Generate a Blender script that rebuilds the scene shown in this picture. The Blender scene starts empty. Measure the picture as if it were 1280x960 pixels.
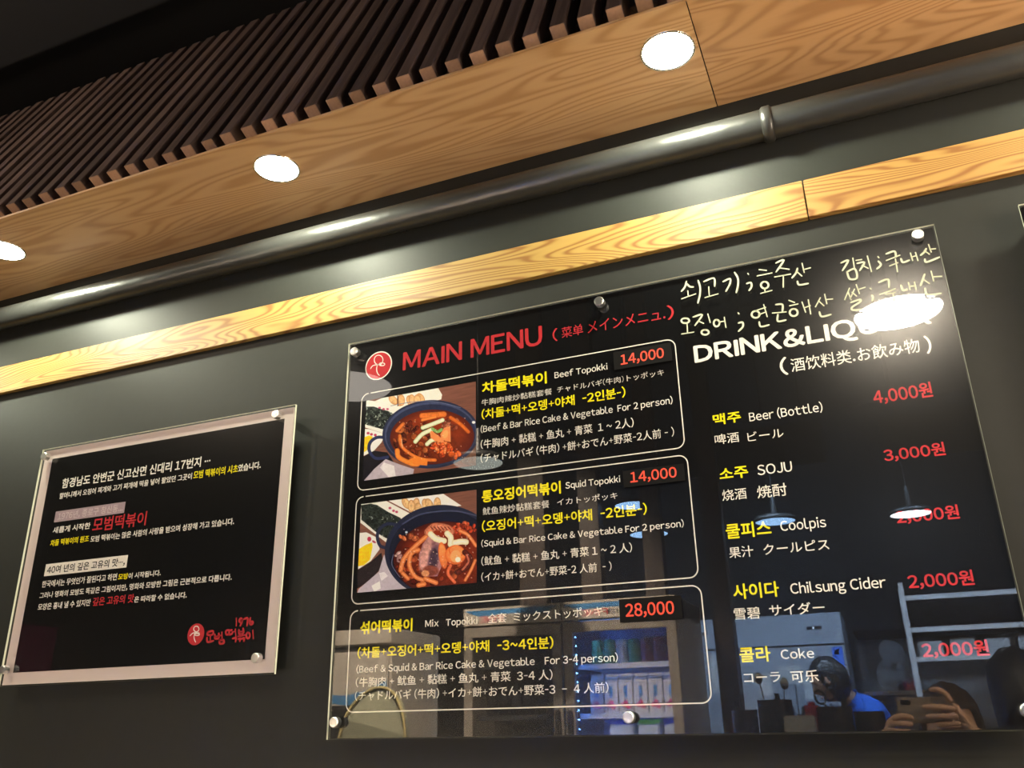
import bpy, bmesh, math, random
import numpy as np
from mathutils import Vector, Matrix, noise
random.seed(7)
C = bpy.context.scene.collection
PI = math.pi

# ---------------------------------------------------------------- camera, world, exposure
# world axes: X right along the menu wall, Y into the wall, Z up; boards' print plane is y = 0, floor z = 0
cam_d = bpy.data.cameras.new('camera'); cam = bpy.data.objects.new('camera', cam_d); C.objects.link(cam)
cam_d.sensor_width = 36.0; cam_d.lens = 1072.6 / 1280 * 36; cam_d.clip_start = 0.004
RT = Vector((0.921281833, 0.388464661, -0.018302776)); UPV = Vector((0.158258952, -0.331504944, 0.930085252)); FW = Vector((-0.355237791, 0.859767224, 0.366887493))
M = Matrix((( RT.x, UPV.x, -FW.x, 0.0), (RT.y, UPV.y, -FW.y, -1.5), (RT.z, UPV.z, -FW.z, 1.4), (0, 0, 0, 1)))
cam.matrix_world = M
bpy.context.scene.camera = cam
world = bpy.data.worlds.new('world'); bpy.context.scene.world = world; world.use_nodes = True
bg = world.node_tree.nodes['Background']; bg.inputs[0].default_value = (0.9, 0.8, 0.7, 1); bg.inputs[1].default_value = 0.0
vs = bpy.context.scene.view_settings
vs.view_transform = 'Standard'; vs.look = 'None'; vs.gamma = 1; vs.use_curve_mapping = False; vs.exposure = 0.22
bpy.context.scene.cycles.max_bounces = 8; bpy.context.scene.cycles.transparent_max_bounces = 16
bpy.context.scene.cycles.sample_clamp_indirect = 4.0
bpy.context.scene.cycles.use_denoising = True; bpy.context.scene.cycles.use_adaptive_sampling = False

# light strengths (each used inside the builder of its lamp)
SPOT_W = 37.0         # recessed downlights in the soffit
WARM_EMIT = 105.0      # lit pendant over the camera
DIM_EMIT = 2.2        # dimmed pendants
COOL_EMIT = 7.0       # kitchen pendants
FILL_EMIT = 58.0     # added warm fill globes and table lanterns, out of view
TUBE_EMIT = 8.0       # small displays and tubes of the added strip lights
KITCHEN_FILL_W = 200.0     # added kitchen fill strips behind a skirt
FILL_SPOT_W = 2300.0       # added warm fill spot aimed at the coolers
LED_EMIT = 42.0       # LED strip in the drinks fridge
DOWN_DISC = 40.0      # lens of a downlight

# ---------------------------------------------------------------- materials
def srgb(r, g, b):
    f = lambda c: (c / 255 / 12.92) if c <= 10 else ((c / 255 + 0.055) / 1.055) ** 2.4
    return (f(r), f(g), f(b), 1)
def mat(name, col, rough=0.5, metal=0.0, spec=0.5, bump=0.0, bscale=60.0, vary=0.0, emit=None, es=0.0, alpha=1.0, trans=0.0, ior=1.5):
    m = bpy.data.materials.new(name); m.use_nodes = True; nt = m.node_tree; p = nt.nodes['Principled BSDF']
    p.inputs['Base Color'].default_value = col; p.inputs['Roughness'].default_value = rough
    p.inputs['Metallic'].default_value = metal; p.inputs['Specular IOR Level'].default_value = spec
    p.inputs['Alpha'].default_value = alpha; p.inputs['IOR'].default_value = ior; p.inputs['Transmission Weight'].default_value = trans
    if emit: p.inputs['Emission Color'].default_value = emit; p.inputs['Emission Strength'].default_value = es
    if bump or vary:
        tc = nt.nodes.new('ShaderNodeTexCoord'); n = nt.nodes.new('ShaderNodeTexNoise'); n.inputs['Scale'].default_value = bscale; n.inputs['Detail'].default_value = 5
        nt.links.new(tc.outputs['Object'], n.inputs['Vector'])
        if bump:
            b = nt.nodes.new('ShaderNodeBump'); b.inputs['Strength'].default_value = bump; b.inputs['Distance'].default_value = 0.002
            nt.links.new(n.outputs['Fac'], b.inputs['Height']); nt.links.new(b.outputs['Normal'], p.inputs['Normal'])
        if vary:
            r = nt.nodes.new('ShaderNodeMapRange'); r.inputs['To Min'].default_value = 1 - vary; r.inputs['To Max'].default_value = 1 + vary
            v = nt.nodes.new('ShaderNodeVectorMath'); v.operation = 'SCALE'; v.inputs[0].default_value = col[:3]
            nt.links.new(n.outputs['Fac'], r.inputs['Value']); nt.links.new(r.outputs['Result'], v.inputs['Scale']); nt.links.new(v.outputs[0], p.inputs['Base Color'])
    return m
def wood(name, light, dark, seed, rough=0.35, rings=9.0, stretch=0.9, across=7.0, knots=True, coat=0.0, axis='X'):
    m = bpy.data.materials.new(name); m.use_nodes = True; nt = m.node_tree; p = nt.nodes['Principled BSDF']; N = nt.nodes.new; L = nt.links.new
    tc = N('ShaderNodeTexCoord'); mp = N('ShaderNodeMapping'); mp.inputs['Location'].default_value = (seed, seed * 1.7, seed * 0.3)
    mp.inputs['Scale'].default_value = (stretch, across, across) if axis == 'X' else (across, across, stretch)
    L(tc.outputs['Object'], mp.inputs['Vector'])
    n = N('ShaderNodeTexNoise'); n.inputs['Scale'].default_value = 1.0; n.inputs['Detail'].default_value = 2.2; n.inputs['Roughness'].default_value = 0.42; n.inputs['Distortion'].default_value = 0.15
    L(mp.outputs['Vector'], n.inputs['Vector'])
    mu = N('ShaderNodeMath'); mu.operation = 'MULTIPLY'; mu.inputs[1].default_value = rings * 6.2832; L(n.outputs['Fac'], mu.inputs[0])
    si = N('ShaderNodeMath'); si.operation = 'SINE'; L(mu.outputs[0], si.inputs[0])
    mr = N('ShaderNodeMapRange'); mr.inputs['From Min'].default_value = -1; L(si.outputs[0], mr.inputs['Value'])
    pw = N('ShaderNodeMath'); pw.operation = 'POWER'; pw.inputs[1].default_value = 2.2; L(mr.outputs['Result'], pw.inputs[0])
    f = N('ShaderNodeTexNoise'); f.inputs['Scale'].default_value = 1; f.inputs['Detail'].default_value = 4
    mp2 = N('ShaderNodeMapping'); mp2.inputs['Scale'].default_value = (6, 220, 220) if axis == 'X' else (220, 220, 6); L(tc.outputs['Object'], mp2.inputs['Vector']); L(mp2.outputs['Vector'], f.inputs['Vector'])
    ad = N('ShaderNodeMath'); ad.operation = 'MULTIPLY_ADD'; ad.inputs[1].default_value = 0.3; L(f.outputs['Fac'], ad.inputs[0]); L(pw.outputs[0], ad.inputs[2])
    ad2 = N('ShaderNodeMath'); ad2.operation = 'SUBTRACT'; ad2.inputs[1].default_value = 0.12; ad2.use_clamp = True; L(ad.outputs[0], ad2.inputs[0])
    mx = N('ShaderNodeMix'); mx.data_type = 'RGBA'; mx.inputs['A'].default_value = light; mx.inputs['B'].default_value = dark; L(ad2.outputs[0], mx.inputs['Factor'])
    src = mx.outputs['Result']
    if knots:
        v = N('ShaderNodeTexVoronoi'); v.inputs['Scale'].default_value = 1; mp3 = N('ShaderNodeMapping'); mp3.inputs['Scale'].default_value = (3.1, 9, 9); mp3.inputs['Location'].default_value = (seed, 0.3, seed)
        L(tc.outputs['Object'], mp3.inputs['Vector']); L(mp3.outputs['Vector'], v.inputs['Vector'])
        lt = N('ShaderNodeMapRange'); lt.inputs['From Min'].default_value = 0.03; lt.inputs['From Max'].default_value = 0.06; lt.inputs['To Min'].default_value = 0.85; lt.inputs['To Max'].default_value = 0; L(v.outputs['Distance'], lt.inputs['Value'])
        mk = N('ShaderNodeMix'); mk.data_type = 'RGBA'; mk.inputs['B'].default_value = (dark[0] * .25, dark[1] * .2, dark[2] * .2, 1); L(src, mk.inputs['A']); L(lt.outputs['Result'], mk.inputs['Factor']); src = mk.outputs['Result']
    L(src, p.inputs['Base Color']); p.inputs['Roughness'].default_value = rough; p.inputs['Coat Weight'].default_value = coat; p.inputs['Coat Roughness'].default_value = 0.25
    b = N('ShaderNodeBump'); b.inputs['Strength'].default_value = 0.25; b.inputs['Distance'].default_value = 0.001; L(ad.outputs[0], b.inputs['Height']); L(b.outputs['Normal'], p.inputs['Normal'])
    return m
def emitter(name, col, s):
    m = bpy.data.materials.new(name); m.use_nodes = True; nt = m.node_tree; nt.nodes.clear()
    e = nt.nodes.new('ShaderNodeEmission'); o = nt.nodes.new('ShaderNodeOutputMaterial'); e.inputs[0].default_value = col; e.inputs[1].default_value = s
    nt.links.new(e.outputs[0], o.inputs[0]); return m
def clear_sheet(name, haze=0.1, f0=0.045, tint=(1, 1, 1, 1), hr=0.24):
    m = bpy.data.materials.new(name); m.use_nodes = True; nt = m.node_tree; nt.nodes.clear(); N = nt.nodes.new; L = nt.links.new
    o = N('ShaderNodeOutputMaterial'); t = N('ShaderNodeBsdfTransparent'); t.inputs[0].default_value = tint
    g = N('ShaderNodeBsdfGlossy'); g.inputs['Roughness'].default_value = 0.0; g2 = N('ShaderNodeBsdfGlossy'); g2.inputs['Roughness'].default_value = hr
    mg = N('ShaderNodeMixShader'); mg.inputs[0].default_value = haze; L(g.outputs[0], mg.inputs[1]); L(g2.outputs[0], mg.inputs[2])
    lw = N('ShaderNodeLayerWeight'); lw.inputs['Blend'].default_value = 0.5
    pw = N('ShaderNodeMath'); pw.operation = 'POWER'; pw.inputs[1].default_value = 5; L(lw.outputs['Facing'], pw.inputs[0])
    ma = N('ShaderNodeMath'); ma.operation = 'MULTIPLY_ADD'; ma.inputs[1].default_value = 1 - f0; ma.inputs[2].default_value = f0; L(pw.outputs[0], ma.inputs[0])
    mx = N('ShaderNodeMixShader'); L(ma.outputs[0], mx.inputs[0]); L(t.outputs[0], mx.inputs[1]); L(mg.outputs[0], mx.inputs[2]); L(mx.outputs[0], o.inputs[0])
    return m

MT = dict(
    wall=mat('charcoal_wall_paint', (0.0175, 0.0183, 0.0162, 1), 0.54, spec=0.22, bump=0.12, bscale=35, vary=0.10),
    black=mat('black_ceiling_paint', (0.012, 0.013, 0.016, 1), 0.8),
    floor=mat('grey_floor_tile', (0.12, 0.11, 0.10, 1), 0.4, vary=0.15, bscale=8),
    pipe=mat('painted_pipe', (0.022, 0.022, 0.021, 1), 0.32, spec=0.65, bump=0.9, bscale=30, vary=0.15),
    trimwood=wood('honey_pine', (0.33, 0.205, 0.050, 1), (0.19, 0.083, 0.013, 1), 3.1, rough=0.55, rings=46, stretch=1.0, across=8, coat=0.15),
    trimwood2=wood('honey_pine_darker', (0.33, 0.188, 0.048, 1), (0.19, 0.077, 0.013, 1), 8.4, rough=0.55, rings=46, stretch=1.0, across=8, coat=0.15),
    soffit=wood('soffit_veneer', (0.54, 0.34, 0.165, 1), (0.40, 0.225, 0.095, 1), 12.7, rough=0.38, rings=34, stretch=0.7, across=6, coat=0.1),
    soffit2=wood('soffit_veneer_darker', (0.47, 0.275, 0.125, 1), (0.34, 0.18, 0.075, 1), 5.2, rough=0.38, rings=34, stretch=0.7, across=6, coat=0.1),
    slat=wood('stained_slat', (0.11, 0.07, 0.056, 1), (0.07, 0.042, 0.034, 1), 2.2, rough=0.6, rings=5, stretch=2, across=30, knots=False, axis='Z'),
    slatend=mat('raw_slat_end', (0.42, 0.24, 0.145, 1), 0.7, vary=0.25, bscale=160),
    steel=mat('brushed_steel', (0.75, 0.74, 0.72, 1), 0.22, 1.0),
    bolt=mat('satin_bolt', (0.8, 0.79, 0.77, 1), 0.28, 1.0, bump=0.2, bscale=500),
    acrylic=clear_sheet('clear_acrylic', 0.92, 0.019, hr=0.225),
    acryledge=mat('acrylic_edge_light', (0.82, 0.84, 0.68, 1), 0.15, spec=0.8),  # light caught by the sheet edges, put into a pale solid colour
    print=mat('black_print', (0.0055, 0.0055, 0.006, 1), 0.0, spec=1.0, ior=1.6),
    sticker=mat('black_sticker', (0.006, 0.0055, 0.0055, 1), 0.5, spec=0.1),
    white=mat('white_ink', (0.92, 0.88, 0.80, 1), 0.0, spec=1.0, ior=1.6),
    greyink=mat('fine_white_ink', (0.90, 0.86, 0.78, 1), 0.0, spec=1.0, ior=1.6),
    yellow=mat('yellow_ink', (0.96, 0.84, 0.015, 1), 0.0, spec=1.0, ior=1.6),
    hood=mat('hood_black', (0.006, 0.006, 0.007, 1), 0.9, spec=0.05), red=mat('red_ink', (0.54, 0.038, 0.045, 1), 0.0, spec=1.0, ior=1.6),
    dimred=mat('thin_red_ink', (0.50, 0.035, 0.045, 1), 0.0, spec=1.0, ior=1.6),
    orange=mat('price_red_ink', (0.80, 0.085, 0.05, 1), 0.6, spec=0.1),
    pinkish=mat('pale_lilac_label', (0.38, 0.29, 0.32, 1), 0.6, spec=0.1),
    lilacink=mat('lilac_white_ink', (0.58, 0.48, 0.50, 1), 0.6, spec=0.1),
    border=mat('pale_pink_board', (0.68, 0.58, 0.55, 1), 0.0, spec=1.0),
    blackink=mat('black_ink', (0.01, 0.01, 0.01, 1), 0.6, spec=0.1),
    chalk=mat('cream_marker', (0.50, 0.51, 0.37, 1), 0.7),
    hair=mat('black_hair', (0.012, 0.010, 0.010, 1), 0.35, bump=0.8, bscale=90),
    hairb=mat('dark_brown_hair', (0.030, 0.017, 0.011, 1), 0.4, bump=0.8, bscale=90),
    skin=mat('skin', (0.62, 0.36, 0.23, 1), 0.5, vary=0.08, bscale=25),
    nail=mat('nail', (0.66, 0.40, 0.32, 1), 0.25),
    lips=mat('lips', (0.42, 0.12, 0.10, 1), 0.4), eye=mat('eye_white', (0.8, 0.8, 0.78, 1), 0.15), iris=mat('iris', (0.02, 0.012, 0.008, 1), 0.1),
    bluetee=mat('blue_cotton', (0.02, 0.16, 0.80, 1), 0.85, bump=0.4, bscale=120),
    jacket=mat('charcoal_jacket', (0.03, 0.032, 0.036, 1), 0.8, bump=0.4, bscale=90), trouser=mat('dark_trousers', (0.02, 0.022, 0.03, 1), 0.8), shoe=mat('black_shoe', (0.01, 0.01, 0.01, 1), 0.4),
    coat=mat('brown_coat', (0.05, 0.035, 0.028, 1), 0.8, bump=0.4, bscale=90),
    phone=mat('phone_shell', (0.26, 0.20, 0.15, 1), 0.4), lens=mat('lens_glass', (0.01, 0.01, 0.012, 1), 0.05),
    fridge=mat('cooler_casing', (0.42, 0.38, 0.33, 1), 0.4), fridgegrey=mat('cooler_door_frame', (0.20, 0.175, 0.15, 1), 0.4), fdark=mat('cooler_interior', (0.02, 0.022, 0.026, 1), 0.5),  # fdark: near-black copy of the interior for the cooler's unlit side
    fin=mat('cooler_interior_glow_tint', (0.35, 0.45, 0.7, 1), 0.5), glass=clear_sheet('cooler_glass', 0.0, 0.05),  # fin: interior with the blue LED light put into its colour
    wave=mat('blue_wave_print', (0.03, 0.16, 0.36, 1), 0.5), signdark=mat('sign_black', (0.02, 0.02, 0.02, 1), 0.5), signred=mat('sign_red', (0.42, 0.04, 0.05, 1), 0.5),
    kfridge=mat('steel_fridge', (0.26, 0.29, 0.34, 1), 0.45, 0.2), seam=mat('dark_gap', (0.01, 0.01, 0.012, 1), 0.6), paper=mat('paper', (0.75, 0.78, 0.8, 1), 0.8),
    bluelabel=mat('blue_label', (0.04, 0.14, 0.62, 1), 0.5), orangelabel=mat('orange_label', (0.75, 0.35, 0.05, 1), 0.5),
    rail=mat('satin_rail', (0.62, 0.64, 0.66, 1), 0.35, 0.35), wire=mat('white_wire_shelf', (0.75, 0.78, 0.82, 1), 0.4), post=mat('dark_brown_post', (0.022, 0.011, 0.006, 1), 0.5, vary=0.2, bscale=12), tile=mat('kitchen_tile', (0.25, 0.28, 0.31, 1), 0.3, bump=0.1, bscale=10, vary=0.12),
    darkplastic=mat('black_plastic', (0.015, 0.014, 0.015, 1), 0.3), redplastic=mat('red_plastic', (0.45, 0.02, 0.05, 1), 0.4), purple=mat('purple_plastic', (0.05, 0.03, 0.10, 1), 0.4),
    counter=mat('dark_counter', (0.03, 0.025, 0.022, 1), 0.35), napkin=mat('napkin_white', (0.34, 0.33, 0.33, 1), 0.7), backwall=mat('dark_back_wall', (0.008, 0.008, 0.010, 1), 0.8), mesh=mat('olive_mesh_fabric', (0.26, 0.26, 0.18, 1), 0.8, bump=0.5, bscale=260),
    piping=mat('ochre_piping', (0.42, 0.34, 0.14, 1), 0.7, bump=0.6, bscale=300),
    shade=mat('black_enamel_shade', (0.012, 0.012, 0.012, 1), 0.4), cord=mat('black_cord', (0.01, 0.01, 0.01, 1), 0.6),
    green=mat('green_can', (0.03, 0.20, 0.08, 1), 0.35), darkred=mat('dark_red_can', (0.12, 0.010, 0.02, 1), 0.35), carton=mat('carton_white', (0.8, 0.82, 0.86, 1), 0.5), berry=mat('berry_red', (0.55, 0.03, 0.10, 1), 0.5),
    bluebox=mat('blue_lid', (0.03, 0.10, 0.75, 1), 0.4), greenlid=mat('green_lid', (0.15, 0.6, 0.08, 1), 0.4), tub=mat('clear_tub', (0.5, 0.6, 0.75, 1), 0.3),
    pool=mat('magenta_print', (0.09, 0.012, 0.04, 1), 0.5),
    warm=emitter('warm_lamp_glow', (1, 0.86, 0.66, 1), WARM_EMIT), dim=emitter('dim_lamp_glow', (0.86, 0.92, 0.80, 1), DIM_EMIT), dimg=emitter('soft_lamp_glow', (1.0, 0.9, 0.78, 1), DIM_EMIT), cool=emitter('cool_lamp_glow', (0.35, 0.62, 1, 1), COOL_EMIT), coolw=emitter('cool_white_glow', (0.8, 0.9, 1, 1), COOL_EMIT * 3),
    globe=emitter('fill_glow', (1, 0.80, 0.60, 1), FILL_EMIT), tube=emitter('tube_glow', (0.55, 0.75, 1, 1), TUBE_EMIT), led=emitter('led_glow', (0.20, 0.48, 1, 1), LED_EMIT), disc=emitter('downlight_glow', (1, 0.93, 0.72, 1), DOWN_DISC),
)

# ---------------------------------------------------------------- helpers
def tag(o, label=None, cat=None, group=None, kind=None):
    if label: o['label'] = label
    if cat: o['category'] = cat
    if group: o['group'] = group
    if kind: o['kind'] = kind
    return o
def thing(name, loc, label, cat, group=None, kind=None):
    o = bpy.data.objects.new(name, None); C.objects.link(o); o.location = loc; o.empty_display_size = 0.05
    return tag(o, label, cat, group, kind)
def link(name, me, m, parent=None, smooth=False):
    o = bpy.data.objects.new(name, me); C.objects.link(o)
    for x in (m if isinstance(m, (list, tuple)) else [m]): me.materials.append(MT[x] if isinstance(x, str) else x)
    if parent: o.parent = parent; o.matrix_parent_inverse = world_of(parent).inverted()
    if smooth:
        for p in me.polygons: p.use_smooth = True
    return o
def world_of(o):
    m = Matrix.LocRotScale(o.location, o.rotation_euler, o.scale)
    return (world_of(o.parent) @ o.matrix_parent_inverse @ m) if o.parent else m
def fin(name, bm, m, parent=None, smooth=False):
    bmesh.ops.recalc_face_normals(bm, faces=bm.faces[:]); me = bpy.data.meshes.new(name); bm.to_mesh(me); bm.free()
    return link(name, me, m, parent, smooth)
def box(bm, x0, x1, y0, y1, z0, z1, bev=0.0, mi=0):
    r = bmesh.ops.create_cube(bm, size=1); v = r['verts']
    for q in v: q.co = Vector(((x0 + x1) / 2 + q.co.x * (x1 - x0), (y0 + y1) / 2 + q.co.y * (y1 - y0), (z0 + z1) / 2 + q.co.z * (z1 - z0)))
    fs = list({f for q in v for f in q.link_faces})
    for f in fs: f.material_index = mi
    if bev: bmesh.ops.bevel(bm, geom=list({e for q in v for e in q.link_edges}), offset=bev, segments=2, affect='EDGES')
def bx(name, m, parent, *a, bev=0.0):
    bm = bmesh.new(); box(bm, *a, bev=bev); return fin(name, bm, m, parent)
def lathe(bm, prof, c, axis='Z', n=24, cap=True):
    rings = []
    for r, h in prof:
        ring = []
        for i in range(n):
            a = 2 * PI * i / n; p = (r * math.cos(a), r * math.sin(a), h)
            if axis == 'Y': p = (p[0], p[2], p[1])
            if axis == 'X': p = (p[2], p[0], p[1])
            ring.append(bm.verts.new(Vector(c) + Vector(p)))
        rings.append(ring)
    for a, b in zip(rings, rings[1:]):
        for i in range(n): bm.faces.new((a[i], a[(i + 1) % n], b[(i + 1) % n], b[i]))
    if cap: bm.faces.new(rings[0][::-1]); bm.faces.new(rings[-1])
def lt(name, m, parent, prof, c, axis='Z', n=24, smooth=False, cap=True):
    bm = bmesh.new(); lathe(bm, prof, c, axis, n, cap); return fin(name, bm, m, parent, smooth)
def tube(bm, pts, r, n=8, r2=None):
    pts = [Vector(p) for p in pts]; rings = []
    ref = Vector((0, 0, 1))
    for i, p in enumerate(pts):
        d = (pts[min(i + 1, len(pts) - 1)] - pts[max(i - 1, 0)]).normalized()
        a = d.cross(ref if abs(d.dot(ref)) < 0.95 else Vector((1, 0, 0))).normalized(); b = d.cross(a)
        rr = r if r2 is None else r + (r2 - r) * i / (len(pts) - 1)
        rings.append([bm.verts.new(p + (a * math.cos(2 * PI * k / n) + b * math.sin(2 * PI * k / n)) * rr) for k in range(n)])
    for a, b in zip(rings, rings[1:]):
        for i in range(n): bm.faces.new((a[i], a[(i + 1) % n], b[(i + 1) % n], b[i]))
    bm.faces.new(rings[0][::-1]); bm.faces.new(rings[-1])
def tb(name, m, parent, pts, r, n=8, r2=None, smooth=True):
    bm = bmesh.new(); tube(bm, pts, r, n, r2); return fin(name, bm, m, parent, smooth)
def copy_tree(o, parent=None):
    c = o.copy(); C.objects.link(c)
    if parent: c.parent = parent
    for ch in list(o.children): copy_tree(ch, c)
    return c

# ---- flat print on boards (y < 0 is towards the room)
# every character is outlined once; ASCII is taken from the full-width forms (a plain sans) and set proportionally
_gl = {}; _adv = {}
def _outline(chars):      # one text object per batch, one character per line, lines far apart; then split by height
    todo = [c for c in dict.fromkeys(chars) if c not in _gl]
    for k in range(0, len(todo), 30):
        part = todo[k:k + 30]; cu = bpy.data.curves.new('tmp', 'FONT'); cu.body = '\n'.join(part); cu.resolution_u = 3; cu.space_line = 3.0; o = bpy.data.objects.new('tmp', cu); C.objects.link(o)
        bpy.context.view_layer.update(); e = o.evaluated_get(bpy.context.evaluated_depsgraph_get()); me = e.to_mesh()
        V = np.array([v.co[:2] for v in me.vertices]); row = np.round((-(V[:, 1] - 0.35)) / 3.0).astype(int); F = [tuple(p.vertices) for p in me.polygons]
        for r, c in enumerate(part):
            idx = np.nonzero(row == r)[0]; mp = {int(a): b for b, a in enumerate(idx)}
            _gl[c] = (V[idx] + np.array([0, 3.0 * r]), [tuple(mp[q] for q in f) for f in F if f[0] in mp])
        e.to_mesh_clear(); bpy.data.objects.remove(o); bpy.data.curves.remove(cu)
def wide(c): return chr(ord(c) + 0xFEE0) if 33 <= ord(c) <= 126 and c not in 'I|' else c
def prebuild(strings):
    _outline(['가가', '가', '牛牛', '牛', '···', '·'] + [wide(c) for s in strings for c in s if c != ' '])
    for k in ('가', '牛'): _adv[k] = float(_gl[k + k][0][:, 0].max() - _gl[k][0][:, 0].max())
def glyphs(s):
    V, F, x, n = [], [], 0.0, 0
    for c in s:
        if c == ' ': x += 0.27; continue
        v, f = _gl[wide(c)]
        if len(v) == 0: continue
        if c in '+-~－': v = (v - np.array([0, .37])) * np.array([0.60 if c != '-' else 0.42, 0.62 if c == '+' else 1]) + np.array([0, .37]); v = v - np.array([v[:, 0].min() - x - .07, 0]); x += float(v[:, 0].max()) - x + .07
        elif 33 <= ord(c) <= 126: v = v - np.array([v[:, 0].min(), 0]); w = float(v[:, 0].max()); v = v + np.array([x + 0.045, 0]); x += w + 0.10
        elif c == '·': w = float(v[:, 0].max() - v[:, 0].min()); v = v - np.array([v[:, 0].min() - x - .05, 0]); x += w + .12
        else: v = v + np.array([x, 0]); x += _adv['가'] if 0xAC00 <= ord(c) <= 0xD7A3 else _adv['牛']
        V.append(v); F += [tuple(n + i for i in q) for q in f]; n += len(v)
    return np.concatenate(V), F
def lettering(s, m, parent, x0, x1, z0, z1, y, bold=0.0, mirror=False, res=3):
    V, F = glyphs(s); mn, mx = V.min(0), V.max(0); b = bold * 0.00042
    sx = (x1 - x0 - 2 * b) / (mx[0] - mn[0]); sz = (z1 - z0 - 2 * b) / (mx[1] - mn[1])
    X = x0 + b + (V[:, 0] - mn[0]) * sx; Z = z0 + b + (V[:, 1] - mn[1]) * sz
    if mirror: X = x0 + x1 - X
    offs = [(0, 0)] if b == 0 else [(0, 0)] + [(b * math.cos(k * PI / 3 + .3), b * math.sin(k * PI / 3 + .3)) for k in range(6)]
    vs_, fs_ = [], []
    sg = 1 if not mirror else -1
    for k, (dx, dz) in enumerate(offs):
        o0 = len(vs_); vs_ += [(float(a + dx), y - sg * 0.00001 * k, float(c + dz)) for a, c in zip(X, Z)]
        fs_ += [tuple(o0 + i for i in f) for f in F]
    me = bpy.data.meshes.new('lettering'); me.from_pydata(vs_, [], fs_)
    return link('lettering', me, m, parent)
def stroke_bm(bm, pts, y, w, depth=0.0004):
    # smooth the polyline, then a rounded ribbon with real thickness
    P = [Vector((p[0], p[1])) for p in pts]
    if len(P) > 2:
        Q = []
        for i in range(len(P) - 1):
            p0, p1, p2, p3 = P[max(i - 1, 0)], P[i], P[i + 1], P[min(i + 2, len(P) - 1)]
            for t in (0, .25, .5, .75):
                Q.append(0.5 * ((2 * p1) + (p2 - p0) * t + (2 * p0 - 5 * p1 + 4 * p2 - p3) * t * t + (3 * p1 - p0 - 3 * p2 + p3) * t ** 3))
        P = Q + [P[-1]]
    L, R = [], []
    for i, p in enumerate(P):
        d = (P[min(i + 1, len(P) - 1)] - P[max(i - 1, 0)]); d = d.normalized() if d.length > 1e-9 else Vector((1, 0)); n = Vector((-d.y, d.x))
        k = 0.62 if i in (0, len(P) - 1) else 1.0
        e = d * (w * 0.4 * (-1 if i == 0 else 1)) if i in (0, len(P) - 1) else Vector((0, 0))
        L.append(p + e + n * w / 2 * k); R.append(p + e - n * w / 2 * k)
    f = [[bm.verts.new((q.x, y - depth, q.y)) for q in S] for S in (L, R)]; b = [[bm.verts.new((q.x, y, q.y)) for q in S] for S in (L, R)]
    for i in range(len(P) - 1):
        bm.faces.new((f[0][i], f[0][i + 1], f[1][i + 1], f[1][i])); bm.faces.new((f[0][i], b[0][i], b[0][i + 1], f[0][i + 1])); bm.faces.new((f[1][i + 1], b[1][i + 1], b[1][i], f[1][i]))
    for i in (0, len(P) - 1): bm.faces.new((f[0][i], f[1][i], b[1][i], b[0][i]))
def strokes(name, S, m, parent, y, w, depth=0.0004):
    bm = bmesh.new()
    for s in S: stroke_bm(bm, s, y, w, depth)
    return fin(name, bm, m, parent)
def rounded_line(name, m, parent, r, y, rad=0.016, w=0.0021, gap=True):
    x0, x1, z0, z1 = r; P = []
    for cx, cz, a0 in ((x1 - rad, z1 - rad, 90), (x1 - rad, z0 + rad, 0), (x0 + rad, z0 + rad, -90), (x0 + rad, z1 - rad, -180)):
        for k in range(7): a = math.radians(a0 - k * 15); P.append((cx + rad * math.cos(a), cz + rad * math.sin(a)))
    P = [(x0 + rad + 0.006, z1)] + P + [(x0 + rad + 0.001, z1)]
    vs_, fs_ = [], []
    for i, p in enumerate(P):
        a = Vector(P[max(i - 1, 0)]); b = Vector(P[min(i + 1, len(P) - 1)]); d = (b - a).normalized(); n = Vector((-d.y, d.x)) * w / 2; p = Vector(p)
        vs_ += [(p.x + n.x, y, p.y + n.y), (p.x - n.x, y, p.y - n.y)]
    fs_ = [(2 * i, 2 * i + 1, 2 * i + 3, 2 * i + 2) for i in range(len(P) - 1)]
    me = bpy.data.meshes.new(name); me.from_pydata(vs_, [], fs_); return link(name, me, m, parent)
def oval(name, m, parent, cx, cz, rx, rz, y, n=48, depth=0.0):
    me = bpy.data.meshes.new(name); me.from_pydata([(cx + rx * math.cos(2 * PI * i / n), y, cz + rz * math.sin(2 * PI * i / n)) for i in range(n)], [], [tuple(range(n))]); return link(name, me, m, parent)
def panel(name, m, parent, r, y0, y1, bev=0.0):
    return bx(name, m, parent, r[0], r[1], y0, y1, r[2], r[3], bev=bev)

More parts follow.
